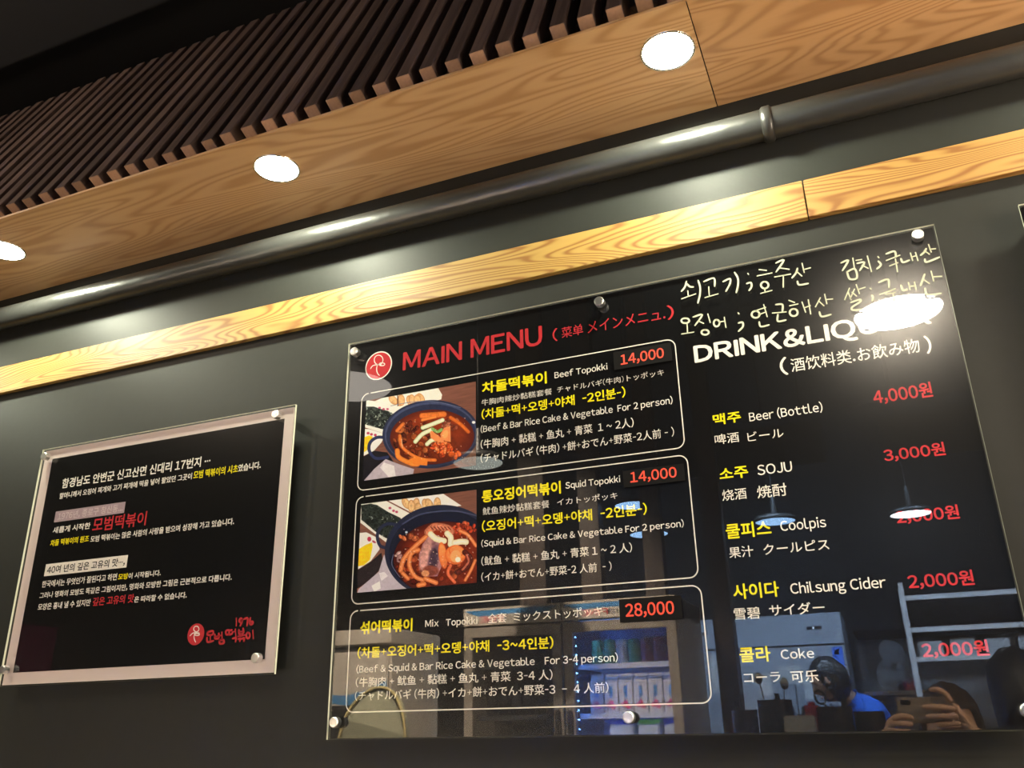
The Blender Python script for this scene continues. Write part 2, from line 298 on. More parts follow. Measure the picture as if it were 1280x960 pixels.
# ---------------------------------------------------------------- print layout in metres (x, z on the boards' plane)
MENU_TEXT = [('차돌떡볶이', 'y', 2, -0.6867, -0.544, 2.0286, 2.0547), ('Beef Topokki', 'w', 0.5, -0.5276, -0.4175, 2.0324, 2.0504), ('牛胸肉辣炒黏糕套餐', 'g', 0, -0.6879, -0.5342, 2.0032, 2.0168), ('チャドルバギ(牛肉)トッポッキ', 'g', 0, -0.5233, -0.3082, 2.0043, 2.0178), ('(차돌+떡+오뎅+야채  -2인분-)', 'y', 1.2, -0.6881, -0.3853, 1.973, 1.996), ('(Beef & Bar Rice Cake & Vegetable  For 2 person)', 'w', 0.4, -0.6902, -0.2969, 1.9419, 1.9617), ('(牛胸肉 + 黏糕 + 鱼丸 + 青菜  1 ~ 2人)', 'g', 0.3, -0.6904, -0.3738, 1.9111, 1.9306), ('(チャドルバギ (牛肉) +餅+おでん+野菜-2人前 - )', 'g', 0.2, -0.6905, -0.2996, 1.8823, 1.9012), ('14,000', 'p', 1, -0.3891, -0.3038, 2.0351, 2.059), ('통오징어떡볶이', 'y', 2, -0.6884, -0.5236, 1.8009, 1.826), ('Squid Topokki', 'w', 0.5, -0.5143, -0.407, 1.8054, 1.8222), ('鱿鱼辣炒黏糕套餐', 'g', 0, -0.6866, -0.5479, 1.7763, 1.7914), ('イカトッポッキ', 'g', 0, -0.5325, -0.414, 1.7784, 1.7915), ('(오징어+떡+오뎅+야채  -2인분-)', 'y', 1.2, -0.6887, -0.3613, 1.7433, 1.766), ('(Squid & Bar Rice Cake & Vegetable For 2 person)', 'w', 0.4, -0.6901, -0.2973, 1.7113, 1.7288), ('(鱿鱼 + 黏糕 + 鱼丸 + 青菜 1 ~ 2 人)', 'g', 0.3, -0.6903, -0.3937, 1.6786, 1.6966), ('(イカ+餅+おでん+野菜-2 人前  - )', 'g', 0.2, -0.6904, -0.4336, 1.649, 1.6663), ('14,000', 'p', 1, -0.3865, -0.3003, 1.8012, 1.8236), ('섞어떡볶이', 'y', 2, -0.9538, -0.8367, 1.5667, 1.5912), ('Mix', 'w', 0.5, -0.8091, -0.7802, 1.5726, 1.586), ('Topokki', 'w', 0.5, -0.7649, -0.6988, 1.5685, 1.5857), ('全套  ミックストッポッキ', 'g', 0.1, -0.6777, -0.4551, 1.572, 1.5892), ('(차돌+오징어+떡+오뎅+야채  -3~4인분)', 'y', 1.2, -0.9576, -0.5494, 1.5209, 1.5428), ('(Beef & Squid & Bar Rice Cake & Vegetable    For 3-4 person)', 'w', 0.4, -0.9581, -0.4322, 1.4907, 1.5095), ('(牛胸肉 + 鱿鱼 + 黏糕 + 鱼丸 + 青菜  3-4 人)', 'g', 0.3, -0.9582, -0.5532, 1.4685, 1.4865), ('(チャドルバギ (牛肉) +イカ+餅+おでん+野菜-3  －  4 人前)', 'g', 0.2, -0.959, -0.452, 1.444, 1.4618), ('28,000', 'p', 1.2, -0.4116, -0.3258, 1.5641, 1.5892), ('MAIN MENU', 'r', 2.6, -0.8757, -0.5507, 2.1139, 2.1575), ('(', 'r', 1.2, -0.5284, -0.5175, 2.1162, 2.1455), ('菜单', 'd', 0.2, -0.5089, -0.463, 2.1203, 2.1442), ('メインメニュ.', 'd', 0.3, -0.4536, -0.2957, 2.1203, 2.1453), (')', 'r', 1.2, -0.2915, -0.2786, 2.1166, 2.1482), ('DRINK&LIQUOR', 'w', 3.2, -0.249, 0.1562, 2.0111, 2.0541), ('(', 'w', 1.5, -0.0994, -0.0861, 1.967, 2.002), ('酒饮料类.お飲み物', 'w', 0.2, -0.0804, 0.1302, 1.9705, 1.9966), (')', 'w', 1.5, 0.1389, 0.1482, 1.9653, 1.9988), ('4,000원', 'r', 1.4, 0.0437, 0.135, 1.8879, 1.9163), ('맥주', 'y', 1.4, -0.2273, -0.1773, 1.8922, 1.9134), ('Beer (Bottle)', 'w', 0.5, -0.1635, -0.039, 1.8884, 1.9092), ('啤酒', 'g', 0.2, -0.228, -0.1851, 1.8558, 1.8749), ('ビール', 'g', 0.2, -0.1706, -0.1092, 1.8541, 1.8709), ('3,000원', 'r', 1.4, 0.0434, 0.1356, 1.7873, 1.8111), ('소주', 'y', 1.4, -0.2266, -0.1768, 1.79, 1.8112), ('SOJU', 'w', 0.5, -0.1611, -0.1028, 1.7912, 1.8095), ('烧酒', 'g', 0.2, -0.2259, -0.1839, 1.7527, 1.7725), ('焼酎', 'g', 0.4, -0.1661, -0.1168, 1.7506, 1.773), ('쿨피스', 'y', 1.4, -0.2263, -0.1506, 1.6858, 1.7125), ('Coolpis', 'w', 0.5, -0.1352, -0.0621, 1.6861, 1.7093), ('2,000원', 'r', 1.4, 0.0448, 0.1363, 1.6835, 1.7075), ('果汁', 'g', 0.3, -0.2249, -0.1844, 1.6532, 1.6721), ('クールピス', 'g', 0.3, -0.1676, -0.0626, 1.654, 1.6717), ('사이다', 'y', 1.4, -0.2254, -0.1506, 1.5845, 1.6098), ('Chilsung Cider', 'w', 0.5, -0.1327, 0.0128, 1.5819, 1.6053), ('2,000원', 'r', 1.4, 0.0448, 0.1374, 1.581, 1.6054), ('雪碧', 'g', 0.3, -0.2278, -0.1854, 1.5515, 1.5708), ('サイダー', 'g', 0.3, -0.1702, -0.084, 1.5541, 1.5727), ('콜라', 'y', 1.4, -0.2261, -0.1768, 1.4837, 1.5079), ('Coke', 'w', 0.5, -0.1611, -0.11, 1.4865, 1.5021), ('コーラ', 'g', 0.3, -0.2233, -0.166, 1.4525, 1.4676), ('可乐', 'g', 0.4, -0.1501, -0.1079, 1.4505, 1.4685), ('2,000원', 'r', 1.6, 0.0465, 0.1375, 1.4781, 1.5024)]
STORY_TEXT = [('함경남도 안변군 신고산면 신대리 17번지 ···', 'w', 1.3, -1.8486, -1.3805, 1.9664, 1.9922), ('할머니께서 오징어 찌개와 고기 찌개에 떡을 넣어 팔았던 그곳이', 'w', 0.8, -1.8505, -1.4301, 1.9396, 1.9554), ('모범 떡볶이의 시초', 'y', 0.9, -1.4255, -1.2979, 1.939, 1.9586), ('였습니다.', 'w', 0.9, -1.2972, -1.2342, 1.9404, 1.9579), ('1976년, 종로구 창신동...', 'v', 0.8, -1.8433, -1.6311, 1.8847, 1.9045), ('새롭게 시작한', 'w', 1, -1.8517, -1.7283, 1.853, 1.8691), ('모범떡볶이', 'r', 1.6, -1.7201, -1.5521, 1.8438, 1.878), ('차돌 떡볶이의 원조', 'y', 0.9, -1.8528, -1.7259, 1.8216, 1.8375), ('모범 떡볶이는 많은 사람의 사랑을 받으며 성장해 가고 있습니다.', 'w', 0.8, -1.7203, -1.2932, 1.8192, 1.8348), ('40여 년의 깊은 고유의 맛···,', 'k', 1, -1.8471, -1.5994, 1.7537, 1.7733), ('한국에서는 무엇인가 잘된다고 하면', 'w', 0.8, -1.8559, -1.6176, 1.7225, 1.7386), ('모방', 'y', 0.9, -1.6135, -1.5832, 1.7226, 1.7365), ('이 시작됩니다.', 'w', 0.8, -1.5822, -1.4864, 1.7222, 1.736), ('그러나 명화의 모방도 똑같은 그림이지만, 명화와 모방한 그림은 근본적으로 다릅니다.', 'w', 0.8, -1.8571, -1.2842, 1.6962, 1.7114), ('모양은 흉내 낼 수 있지만', 'w', 0.8, -1.8557, -1.6875, 1.6692, 1.6851), ('깊은 고유의 맛', 'r', 1.4, -1.6808, -1.556, 1.6677, 1.6875), ('은 따라할 수 없습니다.', 'w', 0.8, -1.5547, -1.4035, 1.6673, 1.6814)]
CHALK = [[(-0.2475, 2.1881), (-0.2519, 2.1763), (-0.2587, 2.1693)], [(-0.2469, 2.1821), (-0.2421, 2.1754), (-0.2358, 2.1732)], [(-0.2469, 2.1667), (-0.2468, 2.1557)], [(-0.2595, 2.1531), (-0.2329, 2.1575)], [(-0.2252, 2.1851), (-0.2228, 2.1699), (-0.2249, 2.1534), (-0.2301, 2.1381)], [(-0.2144, 2.1802), (-0.1952, 2.1831), (-0.1954, 2.1662)], [(-0.2066, 2.1663), (-0.2075, 2.1472)], [(-0.2151, 2.1459), (-0.1915, 2.1485)], [(-0.1784, 2.1721), (-0.1657, 2.1752), (-0.1669, 2.1647), (-0.1758, 2.151)], [(-0.1556, 2.1862), (-0.1512, 2.1731), (-0.1524, 2.159), (-0.1572, 2.1441)], [(-0.1318, 2.1783), (-0.1311, 2.1767)], [(-0.1362, 2.1582), (-0.1289, 2.1585), (-0.1284, 2.1501), (-0.1334, 2.1434)], [(-0.11, 2.1817), (-0.0987, 2.1774)], [(-0.1151, 2.1697), (-0.0894, 2.1698)], [(-0.1035, 2.1547), (-0.1065, 2.1549), (-0.1091, 2.1537), (-0.1109, 2.1513), (-0.1115, 2.1483), (-0.1107, 2.1452), (-0.1088, 2.1427), (-0.1062, 2.1411), (-0.1032, 2.141), (-0.1006, 2.1422), (-0.0988, 2.1445), (-0.0982, 2.1475), (-0.099, 2.1506), (-0.1008, 2.1532), (-0.1035, 2.1547)], [(-0.1057, 2.141), (-0.1058, 2.1333)], [(-0.1135, 2.1326), (-0.0939, 2.1342)], [(-0.0789, 2.1888), (-0.0647, 2.1914), (-0.0812, 2.1703)], [(-0.0733, 2.1767), (-0.0585, 2.1705)], [(-0.0845, 2.1603), (-0.0573, 2.16)], [(-0.0698, 2.1594), (-0.0728, 2.137)], [(-0.0435, 2.1686), (-0.0472, 2.1601), (-0.0549, 2.1519)], [(-0.0458, 2.1633), (-0.0383, 2.1521)], [(-0.034, 2.1766), (-0.0329, 2.1584)], [(-0.0333, 2.1639), (-0.0217, 2.1647)], [(-0.047, 2.1424), (-0.0447, 2.1349), (-0.0295, 2.1343)], [(-0.2564, 2.1108), (-0.2597, 2.1111), (-0.2625, 2.1104), (-0.2644, 2.1087), (-0.2648, 2.1065), (-0.2638, 2.1041), (-0.2615, 2.102), (-0.2584, 2.1008), (-0.2551, 2.1004), (-0.2522, 2.1012), (-0.2504, 2.1028), (-0.25, 2.1051), (-0.251, 2.1074), (-0.2532, 2.1095), (-0.2564, 2.1108)], [(-0.2547, 2.0993), (-0.2554, 2.081)], [(-0.2663, 2.0796), (-0.2442, 2.0792)], [(-0.2418, 2.1102), (-0.2246, 2.1114), (-0.2399, 2.0925)], [(-0.2332, 2.1001), (-0.2242, 2.0936)], [(-0.214, 2.1104), (-0.2115, 2.0934)], [(-0.222, 2.0795), (-0.2249, 2.0797), (-0.2275, 2.079), (-0.2291, 2.0773), (-0.2296, 2.0751), (-0.2287, 2.0728), (-0.2267, 2.0709), (-0.2239, 2.0697), (-0.221, 2.0695), (-0.2184, 2.0702), (-0.2167, 2.0719), (-0.2163, 2.0741), (-0.2172, 2.0764), (-0.2192, 2.0783), (-0.222, 2.0795)], [(-0.1988, 2.0959), (-0.2011, 2.0959), (-0.2032, 2.0946), (-0.2046, 2.0921), (-0.2051, 2.0891), (-0.2046, 2.0861), (-0.2031, 2.0837), (-0.201, 2.0824), (-0.1987, 2.0824), (-0.1966, 2.0837), (-0.1952, 2.0862), (-0.1947, 2.0892), (-0.1953, 2.0922), (-0.1967, 2.0946), (-0.1988, 2.0959)], [(-0.195, 2.09), (-0.1845, 2.0902)], [(-0.1847, 2.0978), (-0.1838, 2.0773)], [(-0.1583, 2.1012), (-0.1575, 2.0998)], [(-0.16, 2.0811), (-0.153, 2.081), (-0.1534, 2.0724), (-0.1618, 2.0648)], [(-0.1267, 2.0988), (-0.1298, 2.0989), (-0.1326, 2.0978), (-0.1344, 2.0954), (-0.135, 2.0925), (-0.1342, 2.0894), (-0.1321, 2.087), (-0.1293, 2.0855), (-0.1262, 2.0853), (-0.1234, 2.0865), (-0.1216, 2.0888), (-0.121, 2.0917), (-0.1218, 2.0947), (-0.1238, 2.0973), (-0.1267, 2.0988)], [(-0.1246, 2.1), (-0.109, 2.1025)], [(-0.1227, 2.0903), (-0.1092, 2.0933)], [(-0.1114, 2.1083), (-0.1083, 2.0839)], [(-0.1235, 2.0755), (-0.1216, 2.066), (-0.1074, 2.0666)], [(-0.09, 2.1043), (-0.0789, 2.1019), (-0.0807, 2.0885)], [(-0.0977, 2.0886), (-0.075, 2.0862)], [(-0.0893, 2.0834), (-0.0909, 2.0707), (-0.0771, 2.0702)], [(-0.0662, 2.1077), (-0.058, 2.102)], [(-0.0662, 2.0969), (-0.0527, 2.0975)], [(-0.0602, 2.0892), (-0.0633, 2.0893), (-0.066, 2.0881), (-0.0678, 2.0856), (-0.0685, 2.0825), (-0.0677, 2.0794), (-0.0658, 2.0768), (-0.0631, 2.0753), (-0.0601, 2.0752), (-0.0574, 2.0764), (-0.0555, 2.0788), (-0.0549, 2.0819), (-0.0556, 2.0851), (-0.0575, 2.0877), (-0.0602, 2.0892)], [(-0.0446, 2.0992), (-0.0415, 2.0792)], [(-0.0402, 2.088), (-0.0322, 2.0897)], [(-0.0335, 2.1014), (-0.0334, 2.0741)], [(-0.0131, 2.1011), (-0.023, 2.0861)], [(-0.0164, 2.0958), (-0.0094, 2.0852)], [(-0.0046, 2.1064), (-0.0038, 2.0881)], [(-0.0035, 2.096), (0.0066, 2.0949)], [(-0.0182, 2.0741), (-0.0157, 2.0646), (-0.0003, 2.0654)], [(0.032, 2.1625), (0.0444, 2.1647), (0.032, 2.1471)], [(0.0524, 2.1669), (0.0519, 2.1475)], [(0.0388, 2.1424), (0.0412, 2.1276), (0.053, 2.1269), (0.0524, 2.1454), (0.0388, 2.1424)], [(0.0575, 2.1616), (0.0659, 2.1612)], [(0.0582, 2.1553), (0.0699, 2.1545), (0.0601, 2.1405)], [(0.0657, 2.1494), (0.0738, 2.1418)], [(0.0767, 2.1652), (0.0784, 2.1343)], [(0.0938, 2.1601), (0.0945, 2.1585)], [(0.0928, 2.1512), (0.0957, 2.1434), (0.0884, 2.1374)], [(0.108, 2.1628), (0.1215, 2.1646), (0.1221, 2.1533)], [(0.1064, 2.15), (0.1281, 2.1549)], [(0.1097, 2.1381), (0.1225, 2.1411)], [(0.1205, 2.1486), (0.1197, 2.1247)], [(0.1293, 2.1475), (0.1313, 2.14), (0.1413, 2.1417)], [(0.146, 2.1546), (0.1468, 2.1404)], [(0.1472, 2.1473), (0.1537, 2.1477)], [(0.154, 2.1537), (0.155, 2.1384)], [(0.1716, 2.1575), (0.1682, 2.1522), (0.1614, 2.1473)], [(0.1686, 2.1542), (0.1744, 2.1462)], [(0.1768, 2.1642), (0.1782, 2.1498)], [(0.1775, 2.155), (0.1854, 2.1541)], [(0.1661, 2.1377), (0.1678, 2.1318), (0.1885, 2.1364)], [(0.0376, 2.1092), (0.027, 2.0895)], [(0.0348, 2.1018), (0.0368, 2.0874)], [(0.0454, 2.1055), (0.0362, 2.0895)], [(0.0413, 2.1004), (0.0467, 2.0922)], [(0.05, 2.1135), (0.0523, 2.096)], [(0.0519, 2.104), (0.063, 2.1056)], [(0.0359, 2.0816), (0.0513, 2.0842), (0.0506, 2.0794), (0.037, 2.0724), (0.0369, 2.0665), (0.0523, 2.0643)], [(0.0715, 2.1017), (0.0722, 2.1006)], [(0.0718, 2.0877), (0.0732, 2.0845), (0.071, 2.078)], [(0.087, 2.1102), (0.1022, 2.1128), (0.1012, 2.0971)], [(0.0848, 2.0869), (0.1102, 2.0921)], [(0.0943, 2.0848), (0.109, 2.0855)], [(0.1057, 2.0853), (0.1057, 2.0706)], [(0.1206, 2.0967), (0.1221, 2.0866), (0.1287, 2.0871)], [(0.1331, 2.0988), (0.1333, 2.086)], [(0.1335, 2.0919), (0.1414, 2.0911)], [(0.1425, 2.0977), (0.1425, 2.084)], [(0.1606, 2.1093), (0.1544, 2.097), (0.1508, 2.09)], [(0.1574, 2.1002), (0.1644, 2.0908)], [(0.1715, 2.1127), (0.1721, 2.094)], [(0.1727, 2.1017), (0.185, 2.0998)], [(0.1566, 2.0828), (0.1583, 2.0699), (0.1784, 2.0684)]]
BRUSH = [[(-1.2613, 1.6154), (-1.2596, 1.601)], [(-1.246, 1.6115), (-1.2499, 1.6072), (-1.2535, 1.6109), (-1.2508, 1.6148), (-1.2462, 1.6135), (-1.246, 1.6074), (-1.2491, 1.6004)], [(-1.2407, 1.6132), (-1.2317, 1.6141), (-1.2316, 1.5994)], [(-1.2248, 1.6143), (-1.2255, 1.6052), (-1.2219, 1.6009), (-1.217, 1.6027), (-1.2187, 1.6068), (-1.2245, 1.6051)], [(-1.3339, 1.5917), (-1.3206, 1.5927), (-1.3202, 1.5859), (-1.3335, 1.5856), (-1.3339, 1.5917)], [(-1.3263, 1.5852), (-1.325, 1.5759)], [(-1.3344, 1.5798), (-1.3315, 1.5711), (-1.3165, 1.5728)], [(-1.3143, 1.5856), (-1.3126, 1.5773), (-1.3026, 1.5778), (-1.3039, 1.5871)], [(-1.3137, 1.5814), (-1.3032, 1.5819)], [(-1.3032, 1.5819), (-1.298, 1.5827)], [(-1.2961, 1.5887), (-1.2937, 1.5743)], [(-1.3006, 1.5726), (-1.2985, 1.5664), (-1.288, 1.5669), (-1.2901, 1.5731), (-1.3006, 1.5726)], [(-1.2782, 1.5928), (-1.2854, 1.5912), (-1.2836, 1.584), (-1.2758, 1.5846)], [(-1.2703, 1.5924), (-1.2766, 1.5903), (-1.2749, 1.5835), (-1.2681, 1.5852)], [(-1.2684, 1.5882), (-1.262, 1.5889)], [(-1.2612, 1.5929), (-1.2581, 1.5786)], [(-1.2655, 1.5749), (-1.2577, 1.5755), (-1.2574, 1.5684)], [(-1.2519, 1.5914), (-1.2496, 1.5832), (-1.2394, 1.5847), (-1.2413, 1.5939)], [(-1.2506, 1.5873), (-1.2406, 1.5884)], [(-1.2529, 1.5783), (-1.235, 1.5804)], [(-1.2444, 1.5829), (-1.2439, 1.5788)], [(-1.2509, 1.5731), (-1.2459, 1.5739), (-1.2465, 1.5685)], [(-1.2419, 1.5731), (-1.2355, 1.574), (-1.2362, 1.5684)], [(-1.2269, 1.5846), (-1.2289, 1.5843), (-1.2305, 1.583), (-1.2312, 1.5808), (-1.2311, 1.5783), (-1.23, 1.5759), (-1.2283, 1.5741), (-1.2263, 1.5733), (-1.2243, 1.5736), (-1.2227, 1.5749), (-1.222, 1.5771), (-1.2221, 1.5796), (-1.2231, 1.582), (-1.2249, 1.5837), (-1.2269, 1.5846)], [(-1.2154, 1.5884), (-1.2122, 1.5722)]]
LOGO_A = ((-0.9371, 2.1376), (-0.9387, 2.1724), (-0.904, 2.1316), [[(-0.9375, 2.1628), (-0.9424, 2.1629), (-0.9463, 2.1607), (-0.9486, 2.1566), (-0.9487, 2.1515), (-0.9467, 2.1464), (-0.9428, 2.1422), (-0.938, 2.1398), (-0.9332, 2.1398), (-0.9292, 2.1419), (-0.927, 2.146), (-0.9268, 2.1511), (-0.9288, 2.1562), (-0.9327, 2.1604), (-0.9375, 2.1628)], [(-0.9574, 2.134), (-0.9526, 2.1396), (-0.9424, 2.1406), (-0.9304, 2.1384)], [(-0.9284, 2.1427), (-0.9315, 2.143), (-0.9341, 2.1426), (-0.9356, 2.1415), (-0.9358, 2.14), (-0.9346, 2.1383), (-0.9322, 2.1368), (-0.9291, 2.1358), (-0.9259, 2.1355), (-0.9234, 2.1359), (-0.9218, 2.137), (-0.9217, 2.1385), (-0.9229, 2.1402), (-0.9253, 2.1417), (-0.9284, 2.1427)], [(-0.9406, 2.139), (-0.9419, 2.1297), (-0.9389, 2.1196), (-0.934, 2.1137)]])
LOGO_B = ((-1.3659, 1.5887), (-1.3692, 1.6112), (-1.3432, 1.5875), [[(-1.3665, 1.6056), (-1.3696, 1.6053), (-1.372, 1.604), (-1.3732, 1.6018), (-1.3731, 1.5992), (-1.3715, 1.5967), (-1.3689, 1.5948), (-1.3658, 1.5939), (-1.3627, 1.5941), (-1.3603, 1.5954), (-1.3591, 1.5976), (-1.3592, 1.6002), (-1.3608, 1.6027), (-1.3633, 1.6046), (-1.3665, 1.6056)], [(-1.3813, 1.5864), (-1.3757, 1.5909), (-1.3691, 1.592), (-1.3567, 1.5909)], [(-1.3624, 1.5902), (-1.3653, 1.5902), (-1.3676, 1.5898), (-1.3689, 1.589), (-1.369, 1.5881), (-1.3678, 1.5872), (-1.3655, 1.5865), (-1.3627, 1.586), (-1.3598, 1.586), (-1.3575, 1.5864), (-1.3562, 1.5872), (-1.3561, 1.5881), (-1.3573, 1.589), (-1.3595, 1.5897), (-1.3624, 1.5902)], [(-1.3694, 1.5905), (-1.37, 1.5833), (-1.3667, 1.5759), (-1.3641, 1.5727)]])
FRAMES = [(-0.9763, -0.2823, 1.859, 2.0758), (-0.9774, -0.2802, 1.626, 1.8449), (-0.978, -0.2785, 1.4238, 1.6126)]
STICKERS = [(-0.4027, -0.289, 2.0298, 2.0667), (-0.3994, -0.2863, 1.7963, 1.8276), (-0.4224, -0.313, 1.5583, 1.5972)]
PHOTO_A = (-0.9644, -0.7009, 1.8793, 2.0593)
PHOTO_B = (-0.9653, -0.7001, 1.6481, 1.8291)
STORY_IN = (-1.9, -1.1794, 1.5298, 2.0509)
STORY_OUT = (-1.9285, -1.1557, 1.5029, 2.0753)
LABEL_A = (-1.8536, -1.6258, 1.8813, 1.9085)
LABEL_B = (-1.8548, -1.5932, 1.7498, 1.7786)
BOLTS_STORY = [(-1.9101, 2.0549), (-1.1922, 2.0575), (-1.914, 1.5366), (-1.1888, 1.5318)]
BOLTS_MENU = [(-0.9913, 2.1748), (-0.4216, 2.1775), (0.1625, 2.1826), (-0.9918, 1.4062), (-0.4155, 1.404), (0.1684, 1.4026)]
MENU_RECT = (-1.0147, 0.1923, 1.3759, 2.2027)

prebuild([t[0] for t in MENU_TEXT + STORY_TEXT] + ['Aqua', 'FINE'])

# ================================================================ large structure
tag(bx('floor', 'floor', None, -4.9, 2.7, -6.4, 0.6, -0.05, 0.0), kind='structure')
tag(bx('wall_front', 'wall', None, -4.9, 2.7, 0.03, 0.16, 0.0, 2.612), kind='structure')
tag(bx('wall_front_upper', 'black', None, -4.9, 2.7, 0.55, 0.65, 0.0, 4.0), kind='structure')
tag(bx('wall_left', 'wall', None, -5.0, -4.9, -6.4, 0.6, 0.0, 4.0), kind='structure')
tag(bx('wall_right', 'wall', None, 2.7, 2.8, -6.4, 0.6, 0.0, 4.0), kind='structure')
tag(bx('wall_back', 'backwall', None, -4.9, 2.7, -6.5, -6.4, 0.0, 4.0), kind='structure')
tag(bx('ceiling', 'black', None, -4.9, 2.7, -6.4, 0.6, 4.0, 4.1), kind='structure')
duct = bx('ventilation_duct', 'black', None, -4.8, 2.6, -0.22, 0.08, 3.62, 3.86, bev=0.02)
tag(duct, 'black painted ventilation duct running under the dark ceiling above the slats', 'duct')

# pine trim rail on the wall, two boards butted together
tr = tag(thing('trim_1', (0, 0, 2.282), kind='structure', label='yellow pine rail running along the dark wall above the menu boards', cat=None))
for a, b, m in ((-4.88, -0.011, 'trimwood'), (-0.009, 2.68, 'trimwood2')):
    bx('trim_board', m, tr, a, b, 0.016, 0.0299, 2.2835, 2.3665, bev=0.0012)
# soffit over the wall: veneered panels with a thin front lip
so = tag(thing('trim_2', (0, -0.12, 2.6), kind='structure', label='wooden soffit panel with round downlights under the slatted canopy', cat=None))
for a, b, m in ((-4.88, -2.4, 'soffit2'), (-2.398, -0.152, 'soffit'), (-0.150, 2.68, 'soffit2')):
    bx('soffit_panel', m, so, a, b, -0.282, 0.0295, 2.6, 2.6045, bev=0.0006)
bx('edge_lip', 'soffit', so, -4.88, 2.68, -0.2845, -0.2822, 2.5990, 2.6045)

# slatted canopy: square-cut slats rising from the soffit edge and leaning over the wall at 65 degrees
cano = thing('slatted_canopy', (-1.0, -0.25, 2.64), 'dark stained canopy of leaning timber slats rising above the wooden soffit', 'canopy')
bm = bmesh.new(); box(bm, 0, 0.0305, 0, 0.045, 0, 0.84, bev=0.001)
bmesh.ops.recalc_face_normals(bm, faces=bm.faces[:])
sl_me = bpy.data.meshes.new('slat'); bm.to_mesh(sl_me); bm.free(); sl_me.materials.append(MT['slat']); sl_me.materials.append(MT['slatend'])
for p in sl_me.polygons:
    if p.normal.z < -0.9: p.material_index = 1
rs = random.Random(4)
slat_tints = []
for i in range(5):
    k = 0.75 + 0.14 * i
    slat_tints.append((wood('stained_slat_%s' % 'abcde'[i], (0.105 * k, 0.069 * k, 0.058 * k, 1), (0.068 * k, 0.042 * k, 0.035 * k, 1), i * 3.3, rough=0.6, rings=5, stretch=2, across=30, knots=False, axis='Z'),
                       mat('raw_slat_end_%s' % 'abcde'[i], (0.31 * k + .04, 0.185 * k + .02, 0.11 * k + .01, 1), 0.7, vary=0.2, bscale=160)))
base_me = []
for a, b in slat_tints:
    q = sl_me.copy(); q.materials[0] = a; q.materials[1] = b; base_me.append(q)
for k in range(-44, 22):
    s = bpy.data.objects.new('slat', base_me[rs.randrange(5)]); C.objects.link(s); s.parent = cano; s.matrix_parent_inverse = world_of(cano).inverted()
    s.location = (-0.243 + k * 0.0565 + rs.uniform(-.0012, .0012), -0.281 + rs.uniform(-.0015, .0015), 2.6405); s.rotation_euler = (-math.radians(25), 0, 0)
for t_ in (0.10, 0.42, 0.74):   # battens the slats are fixed to
    y = -0.281 + t_ * math.cos(math.radians(65)) + 0.046 * math.sin(math.radians(65)) ; z = 2.6405 + t_ * math.sin(math.radians(65)) - 0.046 * math.cos(math.radians(65))
    bm = bmesh.new(); box(bm, -2.9, 1.1, 0, 0.02, 0, 0.045); bmesh.ops.rotate(bm, verts=bm.verts[:], cent=(0, 0, 0), matrix=Matrix.Rotation(-math.radians(25), 3, 'X')); bmesh.ops.translate(bm, verts=bm.verts[:], vec=(0, y, z))
    fin('batten', bm, 'slat', cano)
bm = bmesh.new(); box(bm, -2.9, 1.1, 0, 0.008, 0, 0.86); bmesh.ops.rotate(bm, verts=bm.verts[:], cent=(0, 0, 0), matrix=Matrix.Rotation(-math.radians(25), 3, 'X')); bmesh.ops.translate(bm, verts=bm.verts[:], vec=(0, -0.281 + 0.07, 2.625)); fin('gap_sheet', bm, 'black', cano)  # black sheet added so the gaps between slats stay dark

# recessed downlights
dl_lab = {-2.012: 'downlight in the soffit at the far left, cut by the left edge of the photo', -1.126: 'downlight in the soffit above the gap between the two boards', -0.210: 'downlight in the soffit above the main menu, the rightmost lit one in view', 0.70: 'downlight in the soffit beyond the right edge of the photo', -2.90: 'downlight in the soffit well left of the story board'}
for x, lab in dl_lab.items():
    d = thing('downlight', (x, -0.172, 2.6), lab, 'downlight', 'downlights in the wooden soffit')
    lt('trim_ring', 'steel', d, [(0.049, 2.5985), (0.050, 2.5980), (0.0525, 2.5980), (0.0535, 2.5999)], (x, -0.172, 0), n=32, cap=False)
    lt('lamp_lens', 'disc', d, [(0.0002, 2.5978), (0.040, 2.5965), (0.0488, 2.5990)], (x, -0.172, 0), n=32, smooth=True)
    ld = bpy.data.lights.new('spot', 'SPOT'); ld.energy = SPOT_W; ld.color = (0.97, 1.0, 0.76); ld.spot_size = math.radians(172); ld.spot_blend = 0.35; ld.shadow_soft_size = 0.03
    lo = bpy.data.objects.new('lamp_beam', ld); C.objects.link(lo); lo.parent = d; lo.location = (0, 0, -0.006)

# painted pipe along the wall
pp = thing('wall_pipe', (-1.0, -0.005, 2.5), 'dark painted pipe running along the wall between soffit and pine rail', 'pipe')
pz = lambda x: 2.504 - 0.0055 * (x + 1)
bm = bmesh.new(); tube(bm, [(x, -0.004, pz(x)) for x in np.linspace(-4.88, 2.68, 60)], 0.0315, 20); fin('pipe_run', bm, 'pipe', pp, True)
for x in (-0.055, -2.65, 1.6): lt('coupling', 'pipe', pp, [(0.0317, -0.012), (0.036, -0.008), (0.0365, 0.006), (0.0317, 0.010)], (x, -0.004, pz(x)), axis='X', n=24, smooth=True)
for x in (-0.9, -1.9, 0.6): bx('pipe_bracket', 'pipe', pp, x - 0.008, x + 0.008, 0.018, 0.03, pz(x) - 0.02, pz(x) + 0.034)

